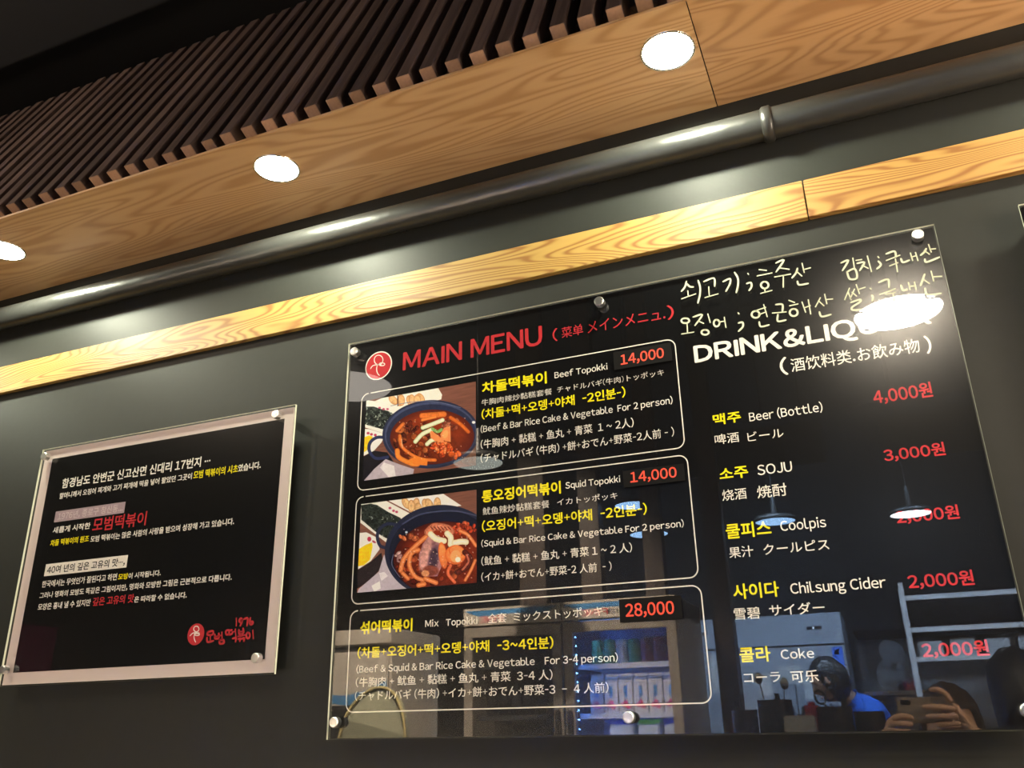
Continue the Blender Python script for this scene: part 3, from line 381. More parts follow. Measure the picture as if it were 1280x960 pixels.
# ================================================================ boards
def acrylic(parent, r, y0, y1):
    bm = bmesh.new(); box(bm, r[0], r[1], y0, y1, r[2], r[3])
    bmesh.ops.recalc_face_normals(bm, faces=bm.faces[:])
    for f in bm.faces: f.material_index = 0 if abs(f.normal.y) > 0.9 else 1
    me = bpy.data.meshes.new('acrylic_sheet'); bm.to_mesh(me); bm.free(); return link('acrylic_sheet', me, ['acrylic', 'acryledge'], parent)
def bolt(parent, x, z, yf, r=0.0098):
    b = lt('standoff_bolt', 'bolt', parent, [(r * .1, yf - .0142), (r * .86, yf - .0140), (r, yf - .0125), (r, yf - .0002)], (x, 0, z), axis='Y', n=28)
    lt('spacer', 'steel', b, [(r * .8, 0.0012), (r * .8, 0.0299)], (x, 0, z), axis='Y', n=16)
def emblem(parent, data, S, y, rim=True):
    c, t, r = data[0], data[1], data[2]; rz = t[1] - c[1]; rx = r[0] - c[0]; R_ = (rz + rx) / 2
    e = oval('emblem', 'white' if rim else 'red', parent, c[0], c[1], R_, R_, y)
    if rim: oval('red_disc', 'red', e, c[0], c[1], R_ * 0.92, R_ * 0.92, y - .00004)
    strokes('line_figure', S, 'white', e, y - .00006, 0.0021, 0.00003)
INK = dict(y='yellow', w='white', g='greyink', r='red', d='dimred', p='orange', v='lilacink', k='blackink')

# ---- procedural food prints (flat pictures, painted cell by cell)
def picture(name, parent, r, q, paint, NX=300, NZ=240, y=-0.0003):
    # q: the print's four corners TL,TR,BR,BL in the painter's own units
    A = []
    for (u, v), (X, Y) in zip(((0, 1), (1, 1), (1, 0), (0, 0)), q):
        A.append([u, v, 1, 0, 0, 0, -u * X, -v * X, X]); A.append([0, 0, 0, u, v, 1, -u * Y, -v * Y, Y])
    A = np.array(A, float); h = np.append(np.linalg.solve(A[:, :8], A[:, 8]), 1).reshape(3, 3)
    uu, vv = np.meshgrid((np.arange(NX) + .5) / NX, (np.arange(NZ) + .5) / NZ)
    P = np.stack([uu, vv, np.ones_like(uu)], -1) @ h.T; PX = P[..., 0] / P[..., 2]; PY = P[..., 1] / P[..., 2]
    col = paint(PX, PY)
    gx = r[0] + (r[1] - r[0]) * np.arange(NX + 1) / NX; gz = r[2] + (r[3] - r[2]) * np.arange(NZ + 1) / NZ
    X, Z = np.meshgrid(gx, gz); V = np.stack([X.ravel(), np.full(X.size, y), Z.ravel()], 1)
    i, j = np.meshgrid(np.arange(NX), np.arange(NZ)); a = (j * (NX + 1) + i).ravel(); F = np.stack([a, a + 1, a + NX + 2, a + NX + 1], 1)
    me = bpy.data.meshes.new(name); me.vertices.add(len(V)); me.vertices.foreach_set('co', V.ravel().astype(np.float32))
    me.loops.add(F.size); me.loops.foreach_set('vertex_index', F.ravel().astype(np.int32)); me.polygons.add(len(F)); me.polygons.foreach_set('loop_start', np.arange(0, F.size, 4, dtype=np.int32)); me.update()
    lin = 1.4 * np.where(col <= 0.04045, col / 12.92, ((col + 0.055) / 1.055) ** 2.4)
    ca = me.color_attributes.new('print', 'FLOAT_COLOR', 'CORNER'); lin = np.minimum(lin, 0.92); cc = np.ones((F.size, 4), np.float32); cc[:, :3] = np.repeat(lin.reshape(-1, 3), 4, 0); ca.data.foreach_set('color', cc.ravel())
    m = bpy.data.materials.new(name + '_ink'); m.use_nodes = True; nt = m.node_tree; at = nt.nodes.new('ShaderNodeVertexColor'); at.layer_name = 'print'
    pr = nt.nodes['Principled BSDF']; pr.inputs['Roughness'].default_value = 0.0; pr.inputs['Specular IOR Level'].default_value = 0.95; nt.links.new(at.outputs['Color'], pr.inputs['Base Color'])
    return link(name, me, m, parent)
def vnoise(x, y, seed=0):
    xi = np.floor(x).astype(np.int64); yi = np.floor(y).astype(np.int64); fx = x - xi; fy = y - yi; fx = fx * fx * (3 - 2 * fx); fy = fy * fy * (3 - 2 * fy)
    def hsh(a, b):
        n = (a * 374761393 + b * 668265263 + seed * 974711) & 0x7fffffff; n = ((n ^ (n >> 13)) * 1274126177) & 0x7fffffff; return ((n ^ (n >> 16)) & 0xffff) / 65535.0
    return (hsh(xi, yi) * (1 - fx) + hsh(xi + 1, yi) * fx) * (1 - fy) + (hsh(xi, yi + 1) * (1 - fx) + hsh(xi + 1, yi + 1) * fx) * fy
def fbm(x, y, s, seed=0): return 0.5 * vnoise(x / s, y / s, seed) + 0.3 * vnoise(x / s * 2.1, y / s * 2.1, seed + 1) + 0.2 * vnoise(x / s * 4.3, y / s * 4.3, seed + 2)
class Paint:
    def __init__(s, X, Y, col): s.X, s.Y = X, Y; s.c = np.zeros(X.shape + (3,)) + np.array(col) / 255; s.n = fbm(X, Y, 9, 5)
    def put(s, w, col): w = np.clip(w, 0, 1)[..., None]; s.c = s.c * (1 - w) + w * (np.array(col) / 255 if not isinstance(col, np.ndarray) else col)
    def el(s, cx, cy, rx, ry, rot, col, amp=0.0, soft=2.0, sc=14, edge=None, seed=1, light=0.0):
        a = math.radians(rot); dx = s.X - cx; dy = s.Y - cy; u = (dx * math.cos(a) + dy * math.sin(a)) / rx; v = (-dx * math.sin(a) + dy * math.cos(a)) / ry
        d = np.sqrt(u * u + v * v); w = (1 - d) * min(rx, ry) / soft + 0.5
        c = np.array(col) / 255 * (1 + amp * 2 * (fbm(s.X, s.Y, sc, seed) - 0.5))[..., None] * (1 + light * (-v))[..., None]
        if edge is not None: k = np.clip((d - 0.72) / 0.28, 0, 1)[..., None]; c = c * (1 - k) + k * np.array(edge) / 255
        s.put(w, np.clip(c, 0, 1))
    def poly(s, pts, col, amp=0.0, sc=14, seed=2, soft=1.5):
        ins = np.zeros(s.X.shape, bool); dist = np.full(s.X.shape, 1e9); n = len(pts)
        for i in range(n):
            x0, y0 = pts[i]; x1, y1 = pts[(i + 1) % n]
            if y0 != y1: ins ^= ((y0 > s.Y) != (y1 > s.Y)) & (s.X < (x1 - x0) * (s.Y - y0) / (y1 - y0) + x0)
            dx, dy = x1 - x0, y1 - y0; t = np.clip(((s.X - x0) * dx + (s.Y - y0) * dy) / (dx * dx + dy * dy), 0, 1); dist = np.minimum(dist, np.hypot(s.X - x0 - t * dx, s.Y - y0 - t * dy))
        c = np.array(col) / 255 * (1 + amp * 2 * (fbm(s.X, s.Y, sc, seed) - 0.5))[..., None]; s.put(np.where(ins, dist, -dist) / soft + 0.5, np.clip(c, 0, 1))
    def line(s, pts, w, col, amp=0.1, edge=None, hi=None):
        P = [np.array(p, float) for p in pts]; Q = []
        for i in range(len(P) - 1):
            p0, p1, p2, p3 = P[max(i - 1, 0)], P[i], P[i + 1], P[min(i + 2, len(P) - 1)]
            for t in np.arange(0, 1, .2): Q.append(.5 * (2 * p1 + (p2 - p0) * t + (2 * p0 - 5 * p1 + 4 * p2 - p3) * t * t + (3 * p1 - p0 - 3 * p2 + p3) * t ** 3))
        Q.append(P[-1]); dist = np.full(s.X.shape, 1e9)
        for a, b in zip(Q, Q[1:]):
            d = b - a; L2 = max(d @ d, 1e-9); t = np.clip(((s.X - a[0]) * d[0] + (s.Y - a[1]) * d[1]) / L2, 0, 1); dist = np.minimum(dist, np.hypot(s.X - a[0] - t * d[0], s.Y - a[1] - t * d[1]))
        c = np.array(col) / 255 * (1 + amp * 2 * (s.n - 0.5))[..., None]
        k = np.clip(dist / w * 2 - 0.2, 0, 1)[..., None] ** 2
        if edge is not None: c = c * (1 - k) + k * np.array(edge) / 255
        if hi is not None: h = np.clip(1 - dist / w * 5, 0, 1)[..., None] * 0.6; c = c * (1 - h) + h * np.array(hi) / 255
        s.put((w / 2 - dist) / 1.5 + 0.5, np.clip(c, 0, 1))
def blobs(p, n, reg, sizes, cols, seed, amp=0.25, dark=0.5):
    r = random.Random(seed); cx, cy, rx, ry = reg
    for _ in range(n):
        a = r.uniform(0, 2 * PI); q = math.sqrt(r.random()); x = cx + rx * q * math.cos(a); y = cy + ry * q * math.sin(a); s_ = r.uniform(*sizes); c = r.choice(cols)
        p.el(x, y, s_, s_ * r.uniform(.45, .9), r.uniform(0, 180), c, amp, 2, 8, [v * dark for v in c], r.randrange(99), light=0.25)
def seaweed(p, reg, seed, poly):
    keep = p.c.copy(); r = random.Random(seed); cx, cy, rx, ry = reg
    p.poly(poly, (38, 44, 42), 0.4, 10)
    base = p.c.copy(); msk = (np.abs(base - keep).sum(-1) > 0.01)[..., None]
    for _ in range(150):
        x = cx + r.uniform(-rx, rx); y = cy + r.uniform(-ry, ry); a = r.uniform(0, PI); l = r.uniform(6, 16); c = r.choice([(20, 26, 26), (30, 40, 36), (62, 70, 66), (98, 108, 100), (150, 158, 148), (16, 20, 22), (26, 34, 32)])
        p.line([(x, y), (x + l * math.cos(a), y + l * math.sin(a)), (x + l * math.cos(a + .6) * 1.4, y + l * math.sin(a + .6) * 1.4)], r.uniform(2, 6), c, 0.3)
    p.c = np.where(msk, p.c, keep)
def paint_beef(X, Y):
    p = Paint(X, Y, (118, 78, 66)); p.put(np.full(X.shape, .5), np.clip(np.array((104, 66, 55)) / 255 * (0.8 + .4 * vnoise(X / 60 + Y / 90, Y / 5 + X / 26, 3))[..., None], 0, 1))
    p.poly([(185, 392), (235, 370), (560, 300), (590, 352), (585, 380), (400, 430), (370, 440)], (226, 214, 204), .04)
    for x, y, a in ((296, 385, 50), (338, 388, 95), (345, 385, 85), (398, 390, 70), (410, 385, 80), (462, 375, 60), (440, 385, 90)): p.el(x, y, 34, 21, a, (214, 168, 118), .2, 2, 12, (170, 112, 66), int(x))
    p.line([(322, 330), (324, 420)], 6, (70, 44, 40)); p.poly([(130, 385), (185, 392), (375, 440), (330, 520), (250, 590), (110, 545)], (220, 212, 206), .03)
    seaweed(p, (205, 490, 100, 70), 3, [(132, 425), (180, 425), (225, 440), (268, 452), (300, 470), (285, 520), (245, 565), (190, 550), (120, 530)])
    for x, y in ((214, 432), (238, 440), (262, 440)): p.el(x, y, 8, 6, 0, (172, 74, 104))
    p.poly([(100, 560), (150, 560), (250, 590), (225, 640), (180, 690), (100, 730)], (226, 218, 210), .03); p.poly([(122, 610), (150, 598), (172, 605), (165, 650), (150, 680), (118, 700)], (232, 182, 34), .15)
    for x, y in ((145, 585), (165, 592), (188, 596)): p.el(x, y, 9, 8, 0, (172, 60, 88))
    p.poly([(100, 735), (180, 690), (260, 700), (300, 760), (240, 830), (100, 880)], (28, 26, 32), .1); p.poly([(110, 880), (180, 800), (250, 740), (330, 770), (420, 800), (400, 880)], (168, 158, 170), .08); p.poly([(215, 790), (240, 760), (300, 780), (310, 840), (270, 850)], (205, 202, 206), .05)
    p.el(790, 720, 110, 60, 0, (98, 70, 58), .2)
    p.line([(250, 612), (200, 610), (158, 640), (152, 690), (190, 735), (262, 728)], 19, (42, 48, 82), .1, (30, 34, 60))
    p.el(520, 590, 290, 205, -4, (37, 42, 66), .08, 2, 30); p.el(520, 588, 276, 192, -4, (60, 68, 98), .1, 2); p.el(522, 594, 268, 184, -4, (38, 43, 68), .1, 2); p.el(528, 606, 252, 164, -3, (112, 42, 20), .25, 3, 40, (82, 30, 20), light=.15)
    p.line([(282, 420), (420, 396), (560, 396), (700, 430)], 3, (96, 104, 132), .1)
    blobs(p, 60, (430, 620, 130, 120), (10, 26), [(134, 66, 34), (112, 44, 22), (92, 34, 22), (156, 84, 44), (70, 28, 20)], 5); blobs(p, 26, (640, 530, 60, 36), (9, 20), [(140, 70, 48), (110, 48, 34), (160, 92, 66)], 8); blobs(p, 20, (620, 690, 80, 50), (12, 26), [(190, 82, 30), (150, 56, 24), (120, 44, 26)], 9)
    p.line([(470, 480), (600, 470)], 34, (206, 112, 48), .15, (150, 70, 26)); p.line([(470, 505), (550, 486)], 16, (222, 130, 60), .1, (160, 76, 30)); p.line([(640, 490), (700, 530), (745, 575)], 22, (196, 98, 36), .15, (140, 60, 24)); p.line([(318, 570), (352, 532)], 20, (204, 110, 48), .1, (150, 66, 26))
    p.line([(335, 600), (345, 660), (400, 710), (470, 740), (545, 745)], 20, (206, 112, 46), .15, (150, 66, 24)); p.line([(320, 690), (330, 730), (400, 765), (440, 770)], 30, (222, 128, 52), .15, (160, 76, 28)); p.poly([(385, 745), (430, 722), (500, 740), (498, 778), (420, 772)], (216, 120, 44), .1); p.line([(345, 620), (350, 670)], 5, (216, 160, 120))
    blobs(p, 30, (590, 668, 60, 34), (9, 20), [(212, 94, 44), (190, 70, 30), (228, 120, 66)], 17); blobs(p, 14, (400, 560, 40, 20), (8, 14), [(66, 24, 20), (92, 38, 26)], 27)
    for a in (((428, 635), (470, 590), (528, 562)), ((472, 552), (530, 530), (592, 505)), ((498, 650), (520, 630), (538, 622))): p.line(a, 24, (210, 214, 176), .12, (150, 170, 118), (238, 240, 220))
    p.line([(532, 558), (560, 575), (585, 562)], 18, (120, 160, 90), .2, (90, 130, 66))
    p.poly([(515, 580), (525, 568), (600, 625), (592, 640), (545, 632), (520, 610)], (226, 130, 76), .08); p.poly([(578, 590), (600, 552), (638, 540), (640, 636), (605, 630), (582, 612)], (226, 132, 78), .08); p.el(608, 590, 16, 26, 20, (234, 150, 92), .05); p.el(778, 518, 10, 8, 0, (230, 226, 226))
    for k in range(40): r = random.Random(k); p.el(r.uniform(330, 740), r.uniform(490, 740), r.uniform(1.5, 4), 1.6, r.uniform(0, 90), (236, 190, 160))
    return np.clip(p.c, 0, 1)
def paint_squid(X, Y):
    p = Paint(X, Y, (116, 78, 66)); p.put(np.full(X.shape, .5), np.clip(np.array((104, 66, 55)) / 255 * (0.8 + .4 * vnoise(X / 80 + Y / 110, Y / 6 + X / 30, 3))[..., None], 0, 1))
    p.poly([(330, 155), (740, 100), (880, 190), (760, 215), (560, 240), (520, 252)], (226, 216, 208), .04)
    for x, y, a in ((465, 175, 60), (540, 180, 100), (505, 195, 90), (612, 185, 75), (640, 180, 60), (700, 175, 90), (560, 215, 80)): p.el(x, y, 46, 27, a, (206, 166, 118), .25, 2, 14, (160, 112, 66), int(x))
    p.poly([(125, 178), (310, 155), (515, 262), (330, 480), (120, 320)], (222, 214, 206), .04)
    seaweed(p, (270, 290, 170, 140), 9, [(130, 190), (200, 180), (250, 190), (330, 240), (425, 285), (435, 320), (370, 420), (320, 440), (250, 400), (130, 300)])
    for x, y in ((345, 212), (372, 232), (395, 240)): p.el(x, y, 11, 9, 0, (166, 66, 96))
    p.poly([(100, 400), (170, 395), (240, 430), (268, 520), (200, 610), (100, 675)], (224, 216, 208), .03); p.poly([(112, 520), (160, 490), (210, 470), (215, 500), (195, 600), (150, 640), (105, 650)], (234, 184, 30), .15); p.el(190, 445, 15, 18, 0, (158, 46, 74)); p.el(225, 465, 16, 8, 30, (158, 60, 84))
    p.poly([(100, 680), (200, 615), (280, 545), (300, 640), (190, 760), (95, 820)], (40, 34, 38), .1); p.poly([(95, 860), (110, 820), (260, 690), (300, 560), (400, 720), (490, 820), (480, 860)], (172, 164, 178), .06); p.poly([(262, 700), (300, 690), (330, 720), (280, 760)], (205, 202, 208), .05); p.poly([(205, 795), (268, 760), (275, 815), (225, 840)], (222, 220, 222), .05)
    p.line([(395, 335), (330, 330), (275, 360), (250, 420), (268, 490), (310, 510)], 24, (38, 42, 66), .1, (26, 30, 50))
    p.el(730, 535, 425, 350, -3, (34, 38, 58), .08, 2, 40); p.el(738, 545, 400, 322, -3, (26, 29, 46), .1, 2); p.line([(440, 330), (560, 262), (700, 235), (850, 232), (995, 265)], 10, (66, 72, 100)); p.el(755, 590, 385, 282, -2, (104, 36, 20), .35, 3, 44, (60, 22, 20), light=.15)
    p.line([(370, 560), (360, 640), (420, 730)], 5, (90, 94, 120)); p.el(468, 392, 9, 8, 0, (190, 200, 220))
    blobs(p, 60, (640, 640, 250, 150), (14, 36), [(128, 48, 26), (100, 34, 22), (78, 26, 20), (150, 70, 40)], 15); blobs(p, 40, (900, 360, 90, 40), (10, 24), [(170, 60, 34), (120, 40, 26), (196, 92, 60)], 25); blobs(p, 16, (420, 580, 30, 50), (10, 22), [(184, 150, 150), (150, 110, 112), (120, 60, 56)], 35); blobs(p, 10, (500, 430, 80, 20), (14, 26), [(186, 104, 62), (150, 76, 46)], 44)
    for pts, w in (([(425, 680), (450, 590), (530, 500), (620, 420)], 34), ([(545, 525), (500, 560), (490, 640), (530, 720), (590, 750)], 32), ([(560, 525), (520, 535)], 30), ([(870, 380), (930, 410), (990, 490)], 26), ([(985, 600), (950, 680), (910, 750)], 22), ([(440, 700), (480, 740)], 30), ([(610, 740), (690, 770)], 34), ([(560, 790), (600, 780)], 36)): p.line(pts, w, (206, 120, 66), .15, (146, 70, 34), (232, 170, 120))
    p.line([(630, 390), (680, 350), (770, 360), (800, 385)], 58, (196, 120, 90), .3, (120, 56, 40)); 
    for x in range(650, 790, 26): p.line([(x, 350), (x + 20, 372)], 8, (104, 44, 36))
    p.poly([(590, 480), (650, 400), (720, 420), (750, 520), (735, 640), (700, 720), (610, 725), (565, 640), (562, 560)], (150, 104, 108), .4, 24, 6); p.el(610, 560, 34, 120, 14, (190, 140, 132), .3, 18, 20); p.el(672, 590, 36, 100, 10, (66, 50, 66), .4, 22, 20); p.el(650, 680, 60, 40, 0, (120, 62, 50), .3, 14); p.el(610, 700, 30, 24, 0, (190, 130, 90), .2, 6)
    for pts in (((650, 405), (690, 440), (750, 455)), ((775, 400), (800, 430), (800, 480)), ((830, 470), (880, 460), (915, 462))): p.line(pts, 44, (222, 214, 186), .1, (180, 172, 130), (244, 240, 222))
    for x, y, rx, ry, a in ((742, 565, 32, 100, -8), (835, 560, 78, 72, 0), (845, 530, 60, 44, 10)): p.el(x, y, rx, ry, a, (226, 128, 70), .12, 2, 14, (196, 92, 42), int(x), .15)
    p.el(838, 570, 40, 46, 10, (236, 152, 96), .05); p.line([(800, 640), (780, 700), (830, 765)], 24, (206, 104, 66), .15, (140, 60, 34)); p.line([(905, 540), (945, 580), (925, 650), (850, 690)], 40, (84, 34, 26), .4, (40, 18, 18)); p.line([(920, 560), (935, 610), (890, 670)], 14, (176, 96, 70), .2); p.el(855, 595, 20, 20, 0, (246, 226, 196))
    for k in range(60): r = random.Random(k + 90); p.el(r.uniform(420, 980), r.uniform(330, 790), r.uniform(2, 6), 2.2, r.uniform(0, 90), (232, 190, 170))
    return np.clip(p.c, 0, 1)

# ---- main menu board
MR = MENU_RECT
mb = thing('menu_board', ((MR[0] + MR[1]) / 2, 0.0, MR[2]), 'large black acrylic menu board headed MAIN MENU with two food photos and drink prices', 'menu board')
bx('backing_print', 'print', mb, MR[0] + .002, MR[1] - .002, 0.0, 0.0015, MR[2] + .002, MR[3] - .002)
acrylic(mb, MR, -0.0062, -0.0008)
for x, z in BOLTS_MENU: bolt(mb, x, z, -0.0062)
for r in FRAMES: rounded_line('frame_line', 'white', mb, r, -0.0002)
stk = [bx('price_sticker', 'sticker', mb, r[0], r[1], -0.0066, -0.00621, r[2], r[3]) for r in STICKERS]
for s in stk: s['label'] = 'black price sticker with red figures'
k = 0
for s, c, b, x0, x1, z0, z1 in MENU_TEXT:
    par = mb
    if c == 'p': par = stk[k]; k += 1
    lettering(s, INK[c], par, x0, x1, z0, z1, -0.0067 if c == 'p' else -0.00045, b)
emblem(mb, LOGO_A[:3], LOGO_A[3], -0.0003)
picture('food_photo', mb, PHOTO_A, ((135, 390), (793, 272), (790, 775), (112, 870)), paint_beef)['label'] = 'photo of beef rice cake stew in a navy pot'
picture('food_photo', mb, PHOTO_B, ((130, 185), (993, 70), (997, 768), (97, 848)), paint_squid)['label'] = 'photo of squid rice cake stew in a navy pot'
hw = strokes('marker_writing', CHALK, 'chalk', mb, -0.0064, 0.0034, 0.0004); hw['label'] = 'cream marker handwriting'

# ---- story board
SR, SO, SI = (-1.9335, -1.1475, 1.4995, 2.0785), STORY_OUT, STORY_IN
sb = thing('story_board', ((SR[0] + SR[1]) / 2, 0.0, SR[2]), 'smaller black story board with a pale pink border left of the menu board', 'sign board')
bx('border_board', 'border', sb, SO[0], SO[1], 0.0, 0.003, SO[2], SO[3])
bx('poster', 'print', sb, SI[0], SI[1], -0.0003, -0.0001, SI[2], SI[3])
acrylic(sb, SR, -0.0066, -0.0012)
for x, z in BOLTS_STORY: bolt(sb, x, z, -0.0066)
la = bx('text_label', 'pinkish', sb, LABEL_A[0], LABEL_A[1], -0.0005, -0.0003, LABEL_A[2], LABEL_A[3]); la['label'] = 'lilac label strip'
lb = bx('text_label', 'white', sb, LABEL_B[0], LABEL_B[1], -0.0005, -0.0003, LABEL_B[2], LABEL_B[3]); lb['label'] = 'white label strip'
for s, c, b, x0, x1, z0, z1 in STORY_TEXT: lettering(s, INK[c], la if c == 'v' else lb if c == 'k' else sb, x0, x1, z0, z1, -0.0007, b, res=2)
emblem(sb, LOGO_B[:3], LOGO_B[3], -0.0005, rim=False)
strokes('brush_lettering', BRUSH, 'red', sb, -0.0005, 0.0046, 0.00005)

# ---- next board to the right, only its edge in view
NR = (0.3245, 1.20, 1.376, 2.2065)
nb = thing('menu_board', (0.76, 0.0, 1.376), 'black acrylic board at the right edge of the photo, only its corner in view', 'menu board')
bx('backing_print', 'print', nb, NR[0] + .002, NR[1] - .002, 0.0, 0.0015, NR[2] + .002, NR[3] - .002); acrylic(nb, NR, -0.0062, -0.0008)
for x, z in ((0.35, 2.18), (0.35, 1.402), (1.175, 2.18), (1.175, 1.402)): bolt(nb, x, z, -0.0062)

# ================================================================ the dining room and kitchen the boards reflect
# pendants: flat round luminous undersides at z = 2.52
def pendant(x, y, glow, label, r=0.12, z=2.52):
    t = thing('pendant_lamp', (x, y, z), label, 'lamp', 'round pendant lamps')
    lt('diffuser', glow, t, [(0.0005, z - 0.001), (r * 0.94, z), (r * 0.95, z + 0.006)], (x, y, 0), n=40)
    lt('lamp_shade', 'shade', t, [(r * 0.96, z - 0.002), (r, z - 0.002), (r, z + 0.02), (r * 0.94, z + 0.03), (r * .3, z + 0.036), (0.02, z + 0.05), (0.012, z + 0.17)], (x, y, 0), n=40, smooth=True, cap=False)
    tb('cord', 'cord', t, [(x, y, z + 0.165), (x, y, 3.99)], 0.004, 6)
    lt('ceiling_cap', 'shade', t, [(0.02, 3.96), (0.05, 3.975), (0.05, 3.999)], (x, y, 0), n=20)
pendant(0.186, -1.09, 'warm', 'glaring warm pendant whose reflection covers the word LIQUOR', 0.13)
pendant(-1.615, -1.98, 'dim', 'dim pendant mirrored below the beef stew photo')
pendant(-1.62, -0.90, 'dimg', 'dim pendant mirrored at the top left corner of the menu board', 0.16)
pendant(-0.517, -3.95, 'cool', 'blue pendant mirrored beside the third drink name', 0.125)
pendant(0.252, -4.12, 'coolw', 'white pendant mirrored over the third drink price', 0.12)
pendant(-1.19, -3.13, 'cool', 'blue pendant mirrored above the coolers, nearer of the two there', 0.11)
pendant(-1.315, -3.96, 'cool', 'blue pendant mirrored behind the hanging brown posts', 0.13)

# unseen warm globes added to brighten boards, soffit and hands
for x, y, lab in ((1.35, -.95, 'added warm fill globe over the dining area right of the photographer'), (1.2, -.45, 'added warm fill globe close to the wall at the right board'), (-2.9, -1.55, 'added warm fill globe high over the dining room at the left')):
    zg = 2.0 if x > 0 else 3.2
    t = thing('fill_globe', (x, y, zg), lab, 'lamp', 'added warm fill globes')
    bm = bmesh.new(); bmesh.ops.create_uvsphere(bm, u_segments=24, v_segments=14, radius=0.15); bmesh.ops.translate(bm, verts=bm.verts[:], vec=(x, y, zg)); fin('fill_sphere', bm, 'globe', t, True)
    lt('holder', 'shade', t, [(0.03, zg + .145), (0.03, zg + .19), (0.012, zg + .20)], (x, y, 0), n=16); tb('cord', 'cord', t, [(x, y, zg + .195), (x, y, 3.99)], 0.004, 6)
# dining tables with unseen lanterns added to light the soffit from below
for x, y, lab, ll in ((1.9, -1.2, 'pine dining table at the right', 'added fill lantern on the right-hand dining table'), (-3.6, -2.45, 'pine dining table at the far left', 'added fill lantern on the far left dining table'), (-1.75, -2.15, 'pine dining table in front of the drinks cooler', 'added fill lantern on the table before the drinks cooler')):
    t = thing('dining_table', (x, y, 0), lab, 'table', 'pine dining tables'); bx('table_top', 'trimwood', t, x - .42, x + .42, y - .22, y + .22, .62, .65, bev=.004)
    for a in (-.38, .38):
        for b in (-.18, .18): bx('leg', 'darkplastic', t, x + a - .02, x + a + .02, y + b - .02, y + b + .02, 0, .62)
    l = thing('fill_lantern', (x, y, .65), ll, 'lantern', 'added fill lanterns on the dining tables'); lt('lantern_base', 'darkplastic', l, [(.09, .6502), (.09, .675)], (x, y, 0), n=24)
    lt('fill_body', 'globe', l, [(.08, .676), (.125, .72), (.135, .80), (.125, .88), (.08, .925)], (x, y, 0), n=28, smooth=True); lt('rim', 'darkplastic', l, [(.082, .9255), (.082, .94)], (x, y, 0), n=24)
# strip lights added to brighten the kitchen; a black skirt hides them from the boards
for x, y, lab in ((-.75, -3.42, 'added fill strip light facing the steel fridge'), (.75, -3.55, 'added fill strip light facing the steel rack')):
    t = thing('fill_strip', (x, y, 2.9), lab, 'lamp', 'added fill strip lights')
    bx('hiding_skirt', 'shade', t, x - .6, x + .6, y + .04, y + .055, 2.70, 2.95); bx('skirt_top', 'shade', t, x - .6, x + .6, y - .12, y + .04, 2.935, 2.95); tb('tube', 'tube', t, [(x - .55, y - .03, 2.88), (x + .55, y - .03, 2.88)], .016, 10)
    for a in (-.5, .5): tb('hanger', 'cord', t, [(x + a, y - .04, 2.95), (x + a, y - .04, 3.99)], 0.004, 6)
    ld = bpy.data.lights.new('strip', 'AREA'); ld.shape = 'RECTANGLE'; ld.size = 1.1; ld.size_y = .12; ld.energy = KITCHEN_FILL_W * (1.0 if x < 0 else .4); ld.color = (.50, .72, 1.0)
    lo = bpy.data.objects.new('strip_fill', ld); C.objects.link(lo); lo.location = (x, y + .01, 2.83); lo.rotation_euler = (math.radians(-42), 0, 0); lo.parent = t; lo.matrix_parent_inverse = world_of(t).inverted()

# unseen spotlight added under the ceiling to brighten the cooler fronts
t = thing('fill_spotlight', (-1.75, -1.0, 3.7), 'added fill spotlight under the ceiling aimed at the drinks coolers', 'lamp')
aim = (Vector((-1.9, -2.65, 1.5)) - Vector((-1.75, -1.0, 3.7))).normalized(); bm = bmesh.new(); lathe(bm, [(.045, -.09), (.055, .0), (.055, .10), (.050, .10), (.046, .02)], (0, 0, 0), n=24, cap=False)
bmesh.ops.transform(bm, matrix=Matrix.Translation((-1.75, -1.0, 3.7)) @ aim.to_track_quat('Z', 'Y').to_matrix().to_4x4(), verts=bm.verts[:]); fin('lamp_can', bm, 'shade', t, True); tb('stem', 'cord', t, [(-1.75, -1.0, 3.72), (-1.75, -1.0, 3.995)], .008, 8)
ld = bpy.data.lights.new('track', 'SPOT'); ld.energy = FILL_SPOT_W; ld.color = (1, .83, .63); ld.spot_size = math.radians(58); ld.spot_blend = .6; ld.shadow_soft_size = .04
lo = bpy.data.objects.new('lamp_beam', ld); C.objects.link(lo); lo.location = Vector((-1.75, -1.0, 3.7)) + aim * .06; lo.rotation_euler = aim.to_track_quat('-Z', 'Y').to_euler(); lo.parent = t; lo.matrix_parent_inverse = world_of(t).inverted()
# ---- twin glass-door drinks cooler
def lettering_on(s, m, parent, x0, x1, z0, z1, y):   # lettering on a face that looks towards +y: mirrored so it reads right from the wall side
    return lettering(s, m, parent, x0, x1, z0, z1, y, 1.0, mirror=True)
FY = -2.62
cl = thing('drinks_cooler', (-1.45, FY - 0.3, 0), 'twin glass door drinks cooler with blue LED light and blue wave header', 'cooler')
x0, xm, x1, zt = -2.0, -1.465, -0.895, 1.95
bx('side_panel', 'fridge', cl, x0, x0 + .03, FY - .6, FY - .02, 0.1, zt); bx('side_panel', 'fridge', cl, x1 - .03, x1, FY - .6, FY - .02, 0.1, zt)
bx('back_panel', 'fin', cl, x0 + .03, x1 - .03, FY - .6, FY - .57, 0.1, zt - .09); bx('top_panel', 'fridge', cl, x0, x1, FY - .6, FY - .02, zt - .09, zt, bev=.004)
bx('divider', 'fdark', cl, xm - .015, xm + .015, FY - .57, FY - .05, 0.3, zt - .09); bx('base_panel', 'fridgegrey', cl, x0, x1, FY - .6, FY - .02, 0.02, 0.3)
